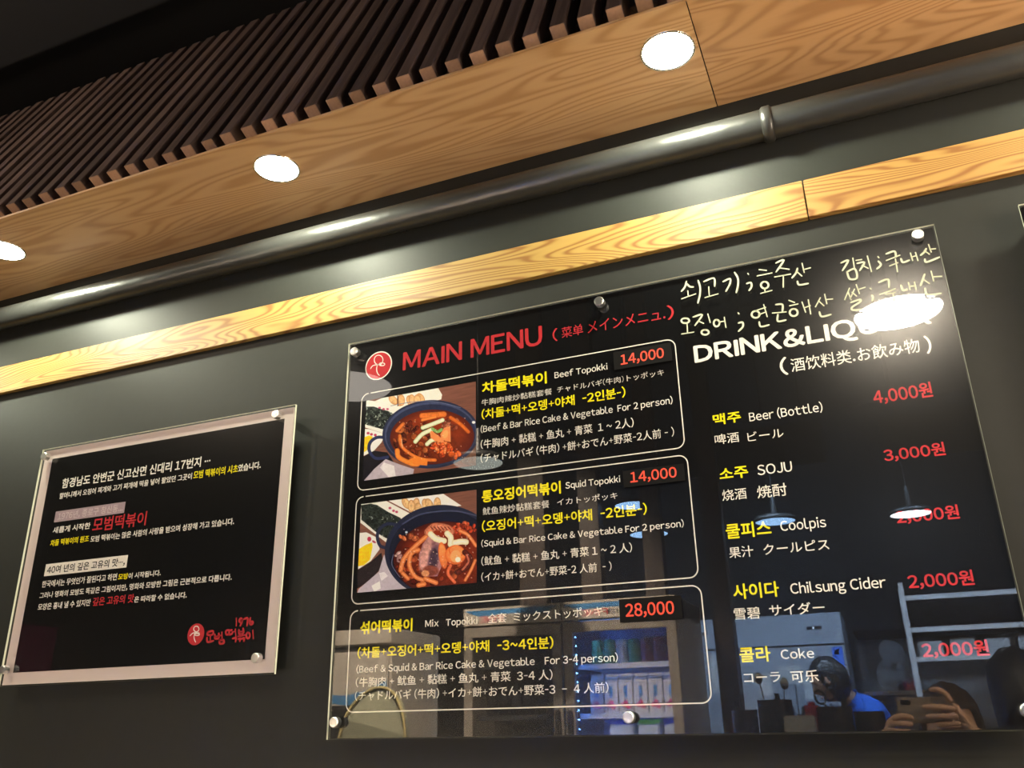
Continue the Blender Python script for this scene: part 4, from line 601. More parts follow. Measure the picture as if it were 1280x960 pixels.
for a, b, dark in ((x0, xm - .004, True), (xm + .004, x1, False)):
    hd = bx('header_sign', 'fridge', cl, a, b, FY - .02, FY, zt - .088, zt, bev=.003)
    w = b - a; n = 24; xs = [b - w * (.02 + .96 * i / n) for i in range(n + 1)]
    up = [zt - .012 - .018 * math.sin(i / n * PI * .9) * 0 for i in range(n + 1)]; dn = [zt - .012 - .052 * math.sin(PI * min(1, i / n * 1.0)) ** .8 for i in range(n + 1)]
    me = bpy.data.meshes.new('blue_wave'); me.from_pydata([(x, FY + .0006, z) for x, z in zip(xs, up)] + [(x, FY + .0006, z) for x, z in zip(xs, dn)], [], [(i, i + 1, n + 2 + i, n + 1 + i) for i in range(n)]); link('blue_wave', me, 'wave', hd)
    el = [(a + w * .47 + w * .40 * math.cos(q), zt - .058 + .022 * math.sin(q)) for q in np.linspace(0, 2 * PI, 33)[:-1]]
    me = bpy.data.meshes.new('name_field'); me.from_pydata([(x, FY + .0009, z) for x, z in el], [], [tuple(range(32))]); link('name_field', me, 'fridge', hd)
    lettering_on('Aqua', 'signdark', hd, a + w * .42, a + w * .75, zt - .078, zt - .040, FY + .0012); lettering_on('FINE', 'signred', hd, a + w * .18, a + w * .42, zt - .072, zt - .042, FY + .0012)
    fr = bmesh.new(); z0_, z1_ = .31, zt - .097
    box(fr, a + .002, a + .05, FY - .03, FY, z0_, z1_, bev=.003); box(fr, b - .05, b - .002, FY - .03, FY, z0_, z1_, bev=.003); box(fr, a + .05, b - .05, FY - .03, FY, z1_ - .05, z1_, bev=.003); box(fr, a + .05, b - .05, FY - .03, FY, z0_, z0_ + .05, bev=.003)
    do = fin('door', fr, 'fridgegrey', cl)
    bx('pane', 'glass', do, a + .05, b - .05, FY - .018, FY - .012, z0_ + .05, z1_ - .05)
    hx = b - .026 if dark else a + .026
    bx('handle', 'darkplastic', do, hx - .010, hx + .010, FY + .0, FY + .03, 0.95, 1.45, bev=.004)
    if dark: bx('shade_liner', 'fdark', cl, a + .032, b - .02, FY - .565, FY - .56, .3, zt - .1)  # near-black sheet standing in for shade inside the unlit side
    for zs in (0.62, 0.92, 1.13 if dark else 1.12, 1.415, 1.64 if not dark else 1.66):
        if not dark and zs == 1.12: zs = 1.28
        bm = bmesh.new(); nn = 9
        for i in range(nn): yy = FY - .55 + i * .055; box(bm, a + .04, b - .04, yy, yy + .006, zs, zs + .006)
        box(bm, a + .036, a + .044, FY - .55, FY - .1, zs, zs + .008); box(bm, b - .044, b - .036, FY - .55, FY - .1, zs, zs + .008); box(bm, a + .036, b - .036, FY - .10, FY - .09, zs - .006, zs + .018)
        fin('wire_shelf', bm, 'fdark' if dark else 'wire', cl)  # unlit side's shelves get the shade in their colour
# LED strip down the left jamb of the lit side
st = bx('led_strip', 'darkplastic', cl, xm + .056, xm + .062, FY - .05, FY - .035, .42, 1.80)
for z in np.arange(.44, 1.79, .042): lt('led', 'led', st, [(.0002, 0.0), (.0045, 0.0), (.0035, .004), (.0002, .005)], (xm + .059, FY - .035, z), axis='Y', n=8)
ld = bpy.data.lights.new('cooler_light', 'AREA'); ld.shape = 'RECTANGLE'; ld.size = 0.03; ld.size_y = 1.3; ld.energy = 110; ld.color = (.07, .27, 1); lo = bpy.data.objects.new('led_glow', ld); C.objects.link(lo); lo.location = (xm + .066, FY - .055, 1.12); lo.rotation_euler = (math.radians(90), 0, math.radians(-135)); lo.parent = cl; lo.matrix_parent_inverse = world_of(cl).inverted()
# drinks
def can(x, y, z, m, lab):
    t = thing('drink_can', (x, y, z), lab, 'can', 'cans on the upper cooler shelf'); lt('can_body', m, t, [(.024, z), (.030, z + .006), (.030, z + .112), (.024, z + .122)], (x, y, 0), n=16, smooth=True); lt('lid', 'steel', t, [(.024, z + .1221), (.023, z + .124)], (x, y, 0), n=16)
cols = ['green', 'green', 'carton', 'green', 'darkred', 'darkred', 'darkred', 'darkred']
for i in range(7): can(xm + .13 + i * .0625, FY - .16, 1.6501, cols[i], '%s can on the lit cooler top shelf, %s' % ({'green': 'green', 'carton': 'white', 'darkred': 'dark red'}[cols[i]], ['first from the LED strip', 'second from the LED strip', 'third from the LED strip', 'fourth from the LED strip', 'fifth from the LED strip', 'second from the right end', 'rightmost'][i]))
for i in range(6):
    x = xm + .125 + i * .073; z = 1.4331; y = FY - .15
    t = thing('juice_carton', (x, y, z), 'white juice carton with red berries in the cooler, %s' % ['first from the LED strip', 'second from the LED strip', 'third from the LED strip', 'third from the right', 'second from the right', 'rightmost'][i], 'carton', 'juice cartons in the lit cooler')
    bm = bmesh.new(); box(bm, x - .032, x + .032, y - .032, y + .032, z, z + .135)
    v = [bm.verts.new(c) for c in ((x - .032, y - .032, z + .1351), (x + .032, y - .032, z + .1351), (x + .032, y + .032, z + .1351), (x - .032, y + .032, z + .1351), (x - .032, y, z + .165), (x + .032, y, z + .165), (x - .032, y, z + .178), (x + .032, y, z + .178))]
    for f in ((0, 1, 5, 4), (2, 3, 4, 5), (0, 4, 3), (1, 2, 5), (4, 5, 7, 6)): bm.faces.new([v[k] for k in f])
    fin('carton_box', bm, 'carton', t)
    for dx, dz in ((-.012, .035), (.010, .028), (.0, .045)): lt('berry_print', 'berry', t, [(.0002, .0002), (.012, .0004)], (x + dx, y + .0321, z + dz), axis='Y', n=12)
    bx('text_print', 'wave', t, x - .008, x + .010, y + .0322, y + .0326, z + .07, z + .12)
for i, (lid, w) in enumerate((('bluebox', .12), ('greenlid', .11), ('bluebox', .06))):
    x = xm + .24 + [0, .135, .235][i]; y = FY - .17; z = 1.2991
    t = thing('food_tub', (x, y, z), '%s-lidded plastic tub on the lower shelf of the lit cooler%s' % ('green' if i == 1 else 'blue', ['', '', ', narrow one at the right'][i]), 'tub', 'plastic tubs in the lit cooler')
    bx('tub_body', 'tub', t, x - w / 2 + .004, x + w / 2 - .004, y - .06, y + .06, z, z + .085, bev=.006); bx('tub_lid', lid, t, x - w / 2, x + w / 2, y - .064, y + .064, z + .0855, z + .103, bev=.004)
for i in range(6):
    x = x0 + .09 + i * .066
    t = thing('drink_bottle', (x, FY - .16, 1.4331), 'dark bottle on the middle shelf of the unlit cooler, %s' % ['leftmost', 'second from the left', 'third from the left', 'third from the right', 'second from the right', 'rightmost'][i], 'bottle', 'bottles in the unlit cooler')
    lt('bottle_glass', 'darkplastic', t, [(.024, 1.4331), (.028, 1.44), (.028, 1.53), (.011, 1.575), (.011, 1.60)], (x, FY - .16, 0), n=14, smooth=True); lt('cap', 'darkred', t, [(.0125, 1.6001), (.0125, 1.613)], (x, FY - .16, 0), n=12)

# ---- ice box with blue wave at the left
ib = thing('beige_cabinet', (-2.72, -2.8, 0), 'beige cooler cabinet with dark blue wave print left of the twin cooler', 'cabinet')
bx('cabinet_body', 'fridge', ib, -3.06, -2.44, -3.2, FY - .03, .05, 1.88, bev=.012); bx('top_cap', 'fridge', ib, -3.07, -2.43, -3.2, FY, 1.80, 1.885, bev=.008); bx('top_gap', 'seam', ib, -3.05, -2.45, FY - .031, FY - .022, 1.775, 1.799)
bx('door_front', 'fridge', ib, -2.95, -2.45, FY - .029, FY - .012, .3, 1.77, bev=.006)
n = 26; xs = [-2.95 + .5 * i / n for i in range(n + 1)]
me = bpy.data.meshes.new('wave_print'); me.from_pydata([(x, FY - .0115, 1.60 - .05 * math.sin((x + 2.95) * 7)) for x in xs] + [(x, FY - .0115, 1.53 - .03 * math.sin((x + 2.9) * 6)) for x in xs], [], [(i, i + 1, n + 2 + i, n + 1 + i) for i in range(n)]); link('wave_print', me, 'wave', ib)
bx('lower_glass', 'lens', ib, -2.9, -2.49, FY - .0118, FY - .0105, .5, 1.50)
# ---- hanging posts above the coolers, floor post beside them
for x, w, lab in ((-1.70, .075, 'brown post hanging above the cooler, leftmost of the three'), (-1.37, .055, 'brown post hanging above the cooler, middle of the three'), (-1.035, .05, 'brown post hanging above the cooler, rightmost of the three')):
    tag(bx('hanging_post', 'post', None, x - w, x + w, -2.93, -2.85, 1.951, 3.99, bev=.003), lab, 'post', 'brown posts above the coolers')
tag(bx('wooden_post', 'post', None, -.835, -.735, -3.34, -3.24, 0, 4.0, bev=.004), 'dark brown floor-to-ceiling post between the drinks cooler and steel fridge', 'post')
# ---- steel kitchen fridges
def kfridge(x0, x1, y, zt, lab, papers):
    t = thing('steel_fridge', ((x0 + x1) / 2, y - .35, 0), lab, 'fridge', 'steel fridges in the kitchen'); bx('body', 'kfridge', t, x0, x1, y - .7, y - .03, .12, zt, bev=.006)
    bx('fascia', 'kfridge', t, x0 + .002, x1 - .002, y - .0299, y, zt - .19, zt - .002, bev=.003); bx('fascia_display', 'lens', t, x1 - .21, x1 - .12, y, y + .004, zt - .098, zt - .080); bx('display_light', 'tube', t, x1 - .175, x1 - .165, y + .004, y + .005, zt - .096, zt - .082)
    xm = (x0 + x1) / 2
    for a, b in ((x0 + .003, xm - .004), (xm + .004, x1 - .003)):
        for c, d_ in ((.16, .98), (.99, zt - .20)):
            q = bx('door', 'kfridge', t, a, b, y - .0299, y, c, d_, bev=.004); hx = b - .03 if a < xm - .1 and b < xm else a + .03
            bx('handle', 'darkplastic', q, hx - .012, hx + .012, y, y + .022, (c + d_) / 2 - .06, (c + d_) / 2 + .06, bev=.004)
    for (a, b, c, d_, m) in papers: bx('notice', m, t, a, b, y + .0003, y + .0012, c, d_)
kfridge(-.895, -.245, -4.4, 2.01, 'steel kitchen fridge covered with notices, behind the cook', [(-.79, -.71, 1.53, 1.66, 'paper'), (-.655, -.525, 1.59, 1.70, 'paper'), (-.52, -.47, 1.50, 1.64, 'paper'), (-.325, -.262, 1.65, 1.80, 'bluelabel'), (-.310, -.285, 1.755, 1.785, 'orangelabel')])
kfridge(-1.60, -.96, -4.4, 2.01, 'steel kitchen fridge partly hidden by the drinks cooler', [(-1.17, -1.12, 1.62, 1.80, 'bluelabel'), (-1.155, -1.13, 1.755, 1.785, 'orangelabel'), (-1.08, -1.0, 1.55, 1.78, 'paper')])
# ---- cook line: tiled wall, hood, racks, shelf
tag(bx('kitchen_partition', 'tile', None, -.20, .92, -5.30, -5.2, 0, 1.86), 'grey tiled kitchen partition behind the cook', 'partition')
tag(bx('range_hood', 'hood', None, -.20, 2.3, -5.5, -4.75, 1.91, 2.5, bev=.01), 'black range hood over the cook line', 'hood')
sh = thing('steel_shelf', (.05, -4.95, 1.5), 'steel wall shelf on the tiled partition holding a red tub and boxes', 'shelf')
bx('shelf_board', 'steel', sh, -.19, .36, -5.199, -4.9, 1.52, 1.545, bev=.003); bx('apron', 'fdark', sh, -.18, .35, -4.93, -4.91, 1.44, 1.5199)
tag(bx('storage_box', 'napkin', None, -.10, .02, -5.1, -4.97, 1.5451, 1.67, bev=.004), 'white storage box on the steel wall shelf', 'box')
tag(bx('spice_tub', 'redplastic', None, .055, .15, -5.1, -5.0, 1.5451, 1.635, bev=.01), 'dark red tub on the steel wall shelf', 'tub')
bm = bmesh.new()
for sx, sy, sz, rx, rz in ((-.03, -4.83, 1.64, .07, .10), (.03, -4.83, 1.73, .07, .12), (.10, -4.82, 1.66, .08, .09), (-.01, -4.83, 1.79, .05, .07)):
    q = bmesh.ops.create_icosphere(bm, subdivisions=3, radius=1); bmesh.ops.scale(bm, verts=q['verts'], vec=(rx, .06, rz)); bmesh.ops.translate(bm, verts=q['verts'], vec=(sx, sy, sz))
sm_ = bpy.data.materials.new('steam'); sm_.use_nodes = True; nt = sm_.node_tree; nt.nodes.clear(); ou = nt.nodes.new('ShaderNodeOutputMaterial'); pv = nt.nodes.new('ShaderNodeVolumePrincipled'); pv.inputs['Color'].default_value = (.9, .93, 1, 1)
tc = nt.nodes.new('ShaderNodeTexCoord'); nz = nt.nodes.new('ShaderNodeTexNoise'); nz.inputs['Scale'].default_value = 14; nz.inputs['Detail'].default_value = 3; mr = nt.nodes.new('ShaderNodeMapRange'); mr.inputs['From Min'].default_value = .45; mr.inputs['From Max'].default_value = .75; mr.inputs['To Max'].default_value = 70
nt.links.new(tc.outputs['Object'], nz.inputs['Vector']); nt.links.new(nz.outputs['Fac'], mr.inputs['Value']); nt.links.new(mr.outputs['Result'], pv.inputs['Density']); nt.links.new(pv.outputs[0], ou.inputs['Volume'])
tag(fin('steam', bm, sm_, None, True), 'thin white steam rising over the steel wall shelf behind the cook', 'steam', kind='stuff')
rk = thing('steel_rack', (.7, -4.5, 0), 'tall open steel rack with white boxes right of the cook', 'rack')
for x in (.13, 1.28):
    for y in (-4.72, -4.42): bx('upright', 'rail', rk, x - .014, x + .014, y - .014, y + .014, 0, 2.16)
for z in (1.72, 1.89, 2.08):
    s = bx('rack_shelf', 'fdark', rk, .145, 1.265, -4.70, -4.44, z - .004, z); bx('front_rail', 'rail', s, .145, 1.265, -4.439, -4.42, z - .028, z + .002, bev=.002)
for i in range(6): x = .24 + i * .18; tag(bx('storage_box', 'napkin', None, x - .07, x + .065, -4.65, -4.47, 1.7201, 1.815 + .01 * (i % 2), bev=.005), 'pale box on the middle rack shelf, %s from the left end' % ['first', 'second', 'third', 'fourth', 'fifth', 'sixth'][i], 'box', 'pale boxes on the steel rack')
rk2 = thing('steel_rack', (-3.9, -3.5, 0), 'steel rack near the left wall mirrored at the story board corner', 'rack')
for x in (-4.12, -3.55): bx('upright', 'steel', rk2, x - .022, x + .022, -3.54, -3.50, 0, 2.09)
for z in (1.62, 1.74, 1.86, 1.98, 2.07): bx('rung', 'steel', rk2, -4.10, -3.57, -3.535, -3.505, z - .012, z + .012)
tag(bx('wall_poster', 'pool', None, -4.898, -4.89, -2.62, -2.2, 1.72, 2.02), 'dark magenta poster on the left wall', 'poster')
dt = thing('kitchen_bench', (1.3, -4.0, 0), 'steel kitchen bench with a lidded pot by the rack', 'bench')
bx('bench_top', 'steel', dt, .25, 1.1, -4.3, -3.8, 1.12, 1.15, bev=.004)
for x in (.29, 1.06):
    for y in (-4.26, -3.84): bx('leg', 'steel', dt, x - .02, x + .02, y - .02, y + .02, 0, 1.12)

# ---- utensil counter behind the photographer
uc = thing('utensil_counter', (-.45, -2.3, 0), 'dark counter carrying utensil pots between dining room and kitchen', 'counter')
bx('carcass', 'counter', uc, -.70, .08, -2.5, -2.15, .06, 1.25, bev=.004); bx('counter_top', 'counter', uc, -.72, .10, -2.52, -2.13, 1.2501, 1.28, bev=.006)
CZ = 1.2801
def pot(name, x, y, r, h, m, lab, cat='pot'):
    t = thing(name, (x, y, CZ), lab, cat, 'utensil pots on the counter')
    lt('pot_body', m, t, [(r * .9, CZ), (r, CZ + .01), (r, CZ + h), (r * .93, CZ + h), (r * .9, CZ + .02)], (x, y, 0), n=28, smooth=False, cap=True); return t
def utensil(x, y, z0, z1, lean, kind, lab):
    if kind == 'spoon':
        t = thing('spoon', (x, y, z0), lab, 'spoon', 'utensils in the pots'); tb('handle', 'steel', t, [(x, y, z0), (x + lean * .5, y, (z0 + z1) / 2), (x + lean, y, z1)], .0028, 6)
        bm = bmesh.new(); bmesh.ops.create_uvsphere(bm, u_segments=12, v_segments=8, radius=1); bmesh.ops.scale(bm, verts=bm.verts[:], vec=(.017, .006, .024)); bmesh.ops.translate(bm, verts=bm.verts[:], vec=(x + lean * 1.08, y, z1 + .02)); fin('bowl', bm, 'steel', t, True)
    else:
        t = thing('tongs', (x, y, z0), lab, 'tongs', 'utensils in the pots'); tb('arm', 'darkplastic', t, [(x, y, z0), (x + lean, y, z1)], .006, 6); tb('arm', 'darkplastic', t, [(x + .014, y, z0), (x + lean + .01, y, z1)], .006, 6)
pot('utensil_pot', -.232, -2.28, .066, .155, 'darkplastic', 'black utensil pot holding the scissors')
pot('utensil_pot', -.108, -2.30, .056, .135, 'darkplastic', 'black utensil pot at the right end, nearest the phone')
pot('utensil_pot', -.455, -2.30, .068, .185, 'darkplastic', 'tall black utensil pot holding leaning spoons')
pot('utensil_pot', -.585, -2.34, .052, .150, 'darkplastic', 'black utensil pot at the left end of the counter')
pot('utensil_pot', -.335, -2.42, .05, .13, 'purple', 'purple utensil pot behind the napkin box')
tag(bx('napkin_box', 'napkin', None, -.415, -.30, -2.245, -2.165, CZ, CZ + .125, bev=.006), 'grey white napkin box on the utensil counter', 'box')
tag(bx('ladle_rest', 'redplastic', None, -.345, -.29, -2.36, -2.31, CZ, CZ + .175, bev=.014), 'crimson ladle rest on the utensil counter', 'ladle rest')
utensil(-.47, -2.30, CZ + .03, CZ + .25, -.035, 'spoon', 'steel spoon leaning left in the tall pot'); utensil(-.44, -2.29, CZ + .03, CZ + .225, .03, 'spoon', 'steel spoon leaning right in the tall pot'); utensil(-.455, -2.32, CZ + .03, CZ + .21, .005, 'tongs', 'black tongs standing in the tall pot'); utensil(-.60, -2.34, CZ + .03, CZ + .185, -.02, 'tongs', 'black tongs standing in the left end pot'); utensil(-.215, -2.30, CZ + .03, CZ + .20, .02, 'tongs', 'black tongs standing beside the scissors')
sc = thing('scissors', (-.25, -2.27, CZ + .03), 'black handled scissors standing in the utensil pot, loops up', 'scissors')
tb('blade', 'steel', sc, [(-.235, -2.27, CZ + .03), (-.262, -2.27, CZ + .165)], .004, 6); tb('blade', 'steel', sc, [(-.262, -2.266, CZ + .03), (-.240, -2.266, CZ + .165)], .004, 6)
for cx, cz, a in ((-.277, .190, .4), (-.238, .200, -.3)):
    tb('handle', 'darkplastic', sc, [(cx + .018 * math.cos(q) * math.cos(a) - .026 * math.sin(q) * math.sin(a), -2.268, CZ + cz + .018 * math.cos(q) * math.sin(a) + .026 * math.sin(q) * math.cos(a)) for q in np.linspace(0, 2 * PI, 17)], .0042, 6)

# ---- rounded mesh screen (high chair back) at the left
hc = thing('high_back_chair', (-1.98, -1.80, 0), 'olive mesh high-backed chair with ochre piping left of the photographer', 'chair')
cx, cy = -1.97, -1.72; W2 = .155; topz = 1.545
prof = [(W2 * math.cos(q), topz - .22 + .22 * math.sin(q)) for q in np.linspace(0, PI, 21)]; outl = [(W2, .95)] + prof + [(-W2, .95)]
bm = bmesh.new(); f1 = [bm.verts.new((cx + a, cy + .0 - .05 * (1 - (a / W2) ** 2), z)) for a, z in outl]; f2 = [bm.verts.new((cx + a, cy - .03 - .05 * (1 - (a / W2) ** 2), z)) for a, z in outl]
bm.faces.new(f1); bm.faces.new(f2[::-1])
for i in range(len(outl)): j = (i + 1) % len(outl); bm.faces.new((f1[i], f2[i], f2[j], f1[j]))
fin('backrest', bm, 'mesh', hc); tb('piping', 'piping', hc, [(cx + a, cy + .004 - .05 * (1 - (a / W2) ** 2), z) for a, z in outl], .007, 8)
bx('seat', 'mesh', hc, cx - .2, cx + .2, cy - .02, cy + .36, .72, .79, bev=.02)
for a, b in ((-.17, .01), (.17, .01), (-.17, .33), (.17, .33)): tb('leg', 'darkplastic', hc, [(cx + a * .9, cy + b, .72), (cx + a * 1.1, cy + b, 0)], .014, 8)
for a in (-.13, .13): tb('back_post', 'darkplastic', hc, [(cx + a, cy - .012, .72), (cx + a, cy - .035, .96)], .012, 8)
# ================================================================ people
def skin_mesh(V, E, Rr, sub=2):
    me = bpy.data.meshes.new('t'); me.from_pydata([tuple(v) for v in V], E, []); o = bpy.data.objects.new('t', me); C.objects.link(o)
    sm = o.modifiers.new('s', 'SKIN'); sm.use_smooth_shade = True; sm.branch_smoothing = 0.6
    for i, r in enumerate(Rr): me.skin_vertices[0].data[i].radius = (r, r) if not isinstance(r, tuple) else r
    me.skin_vertices[0].data[0].use_root = True
    ss = o.modifiers.new('u', 'SUBSURF'); ss.levels = sub; ss.render_levels = sub
    bpy.context.view_layer.update(); out = bpy.data.meshes.new_from_object(o.evaluated_get(bpy.context.evaluated_depsgraph_get())); bpy.data.objects.remove(o); bpy.data.meshes.remove(me); return out
def joined(name, meshes, m, parent):
    bm = bmesh.new()
    for q in meshes: bm.from_mesh(q); bpy.data.meshes.remove(q)
    me = bpy.data.meshes.new(name); bm.to_mesh(me); bm.free(); return link(name, me, m, parent, True)
def rotz(v, a): return Vector((v[0] * math.cos(a) - v[1] * math.sin(a), v[0] * math.sin(a) + v[1] * math.cos(a), v[2]))
def head_mesh(c, yaw, pitch=0.0):
    bm = bmesh.new(); bmesh.ops.create_uvsphere(bm, u_segments=40, v_segments=30, radius=1)
    for v in bm.verts:
        x, y, z = v.co
        jaw = 1 - 0.30 * max(0, -z) ** 1.3; X = x * .076 * jaw; Y = y * (.094 if y > 0 else .098) * (1 - .12 * max(0, -z)); Z = z * .118
        if y > 0:
            nose = math.exp(-((X / .011) ** 2)) * math.exp(-(((Z + .022) / .020) ** 2)) * .024 + math.exp(-((X / .008) ** 2)) * math.exp(-(((Z - .005) / .022) ** 2)) * .010
            sock = sum(math.exp(-(((X - s * .031) / .016) ** 2) - ((Z - .008) / .012) ** 2) for s in (-1, 1)) * .010
            brow = math.exp(-((Z - .030) / .010) ** 2) * math.exp(-((abs(X) - .03) / .025) ** 2) * .004
            lip = math.exp(-((X / .022) ** 2)) * (math.exp(-(((Z + .055) / .006) ** 2)) + math.exp(-(((Z + .068) / .006) ** 2))) * .006 - math.exp(-((X / .024) ** 2)) * math.exp(-(((Z + .0615) / .003) ** 2)) * .004
            chin = math.exp(-((X / .02) ** 2)) * math.exp(-(((Z + .098) / .014) ** 2)) * .008
            Y += nose - sock + brow + lip + chin
        v.co = (X, Y, Z)
    for s in (-1, 1):   # ears
        r = bmesh.ops.create_uvsphere(bm, u_segments=12, v_segments=10, radius=1)
        for v in r['verts']: v.co = Vector((s * (.076 + v.co.x * .008 + .004), -.005 + v.co.y * .017 - abs(v.co.z) * .003, -.005 + v.co.z * .031))
    Rm = Matrix.Rotation(yaw, 4, 'Z') @ Matrix.Rotation(pitch, 4, 'X'); bmesh.ops.transform(bm, matrix=Matrix.Translation(c) @ Rm, verts=bm.verts[:])
    me = bpy.data.meshes.new('h'); bm.to_mesh(me); bm.free(); return me, Matrix.Translation(c) @ Rm
def face_parts(parent, T):
    for s in (-1, 1):
        bm = bmesh.new(); bmesh.ops.create_uvsphere(bm, u_segments=14, v_segments=10, radius=.0115); bmesh.ops.translate(bm, verts=bm.verts[:], vec=(s * .031, .072, .008)); bmesh.ops.transform(bm, matrix=T, verts=bm.verts[:]); e = fin('eye', bm, 'eye', parent, True)
        bm = bmesh.new(); bmesh.ops.create_uvsphere(bm, u_segments=12, v_segments=8, radius=.0058); bmesh.ops.translate(bm, verts=bm.verts[:], vec=(s * .031, .0785, .008)); bmesh.ops.transform(bm, matrix=T, verts=bm.verts[:]); fin('iris', bm, 'iris', e, True)
        bm = bmesh.new(); tube(bm, [T @ Vector((s * (.016 + .007 * k), .091 - .0035 * k * k * .5, .026 + .002 * math.sin(k))) for k in range(5)], .0028, 6); fin('eyebrow', bm, 'hair', parent, True)
    bm = bmesh.new(); tube(bm, [T @ Vector((x, .0935 - (x / .024) ** 2 * .006, -.0615)) for x in (-.022, -.012, 0, .012, .022)], .0042, 6); fin('lips', bm, 'lips', parent, True)
def hair_part(parent, T, m, length=0.0, full=False, puff=1.0):
    bm = bmesh.new(); bmesh.ops.create_uvsphere(bm, u_segments=36, v_segments=26, radius=1)
    for v in bm.verts:
        x, y, z = v.co; k = 1.0 + .05 * noise.noise(Vector((x * 4, y * 4, z * 2))) + .02 * noise.noise(Vector((x * 16, y * 16, z * 3)))
        X, Y, Z = x * .087 * k * puff, y * .108 * k * puff - .004, z * .130 * k + .004
        if z < -.1 and length: Z -= length * min(1, (-z - .1) / .6) ; X *= 1.0 + .15 * min(1, -z); Y = Y - .015
        if y > .25 and z < .42 and not full: Y = min(Y, .028 + .02 * z); 
        v.co = (X, Y, Z)
    bmesh.ops.transform(bm, matrix=T, verts=bm.verts[:]); return fin('hair', bm, m, parent, True)
def finger(base, pts_dir, lens, r):   # chain: base, list of unit directions, lengths
    V = [Vector(base)]
    for d, l in zip(pts_dir, lens): V.append(V[-1] + Vector(d).normalized() * l)
    R_ = [r * 1.12, r * 1.05, r, r * .82][:len(V)]
    return skin_mesh(V, [(i, i + 1) for i in range(len(V) - 1)], R_, 2), V
def hand(wrist, mid, knuck, fingers, thumb, fore_r=.026):
    meshes = [skin_mesh([wrist, mid] + knuck, [(0, 1)] + [(1, 2 + i) for i in range(len(knuck))], [(.024, .020), (.026, .016)] + [.0105] * len(knuck), 2)]
    tips = []
    for (b, ds, ls, r) in fingers + [thumb]:
        q, V = finger(b, ds, ls, r); meshes.append(q); tips.append((V[-1], V[-1] - V[-2]))
    return meshes, tips
def body_mesh(J, extra=()):
    names = list(J['p']); idx = {n: i for i, n in enumerate(names)}; V = [J['p'][n][0] for n in names]; Rr = [J['p'][n][1] for n in names]
    return skin_mesh(V, [(idx[a], idx[b]) for a, b in J['e']], Rr, 2)
BE = [('pelvis', 'waist'), ('waist', 'chest'), ('chest', 'neckb'), ('neckb', 'neck'), ('chest', 'shL'), ('shL', 'elL'), ('elL', 'wrL'), ('chest', 'shR'), ('shR', 'elR'), ('elR', 'wrR'), ('pelvis', 'hipL'), ('hipL', 'knL'), ('knL', 'anL'), ('anL', 'toL'), ('pelvis', 'hipR'), ('hipR', 'knR'), ('knR', 'anR'), ('anR', 'toR')]
BR = dict(pelvis=(.135, .10), waist=(.12, .09), chest=(.135, .095), neckb=.06, neck=.05, shL=.055, shR=.055, elL=.04, elR=.04, wrL=.026, wrR=.026, hipL=.085, hipR=.085, knL=.055, knR=.055, anL=.030, anR=.030, toL=.022, toR=.022)
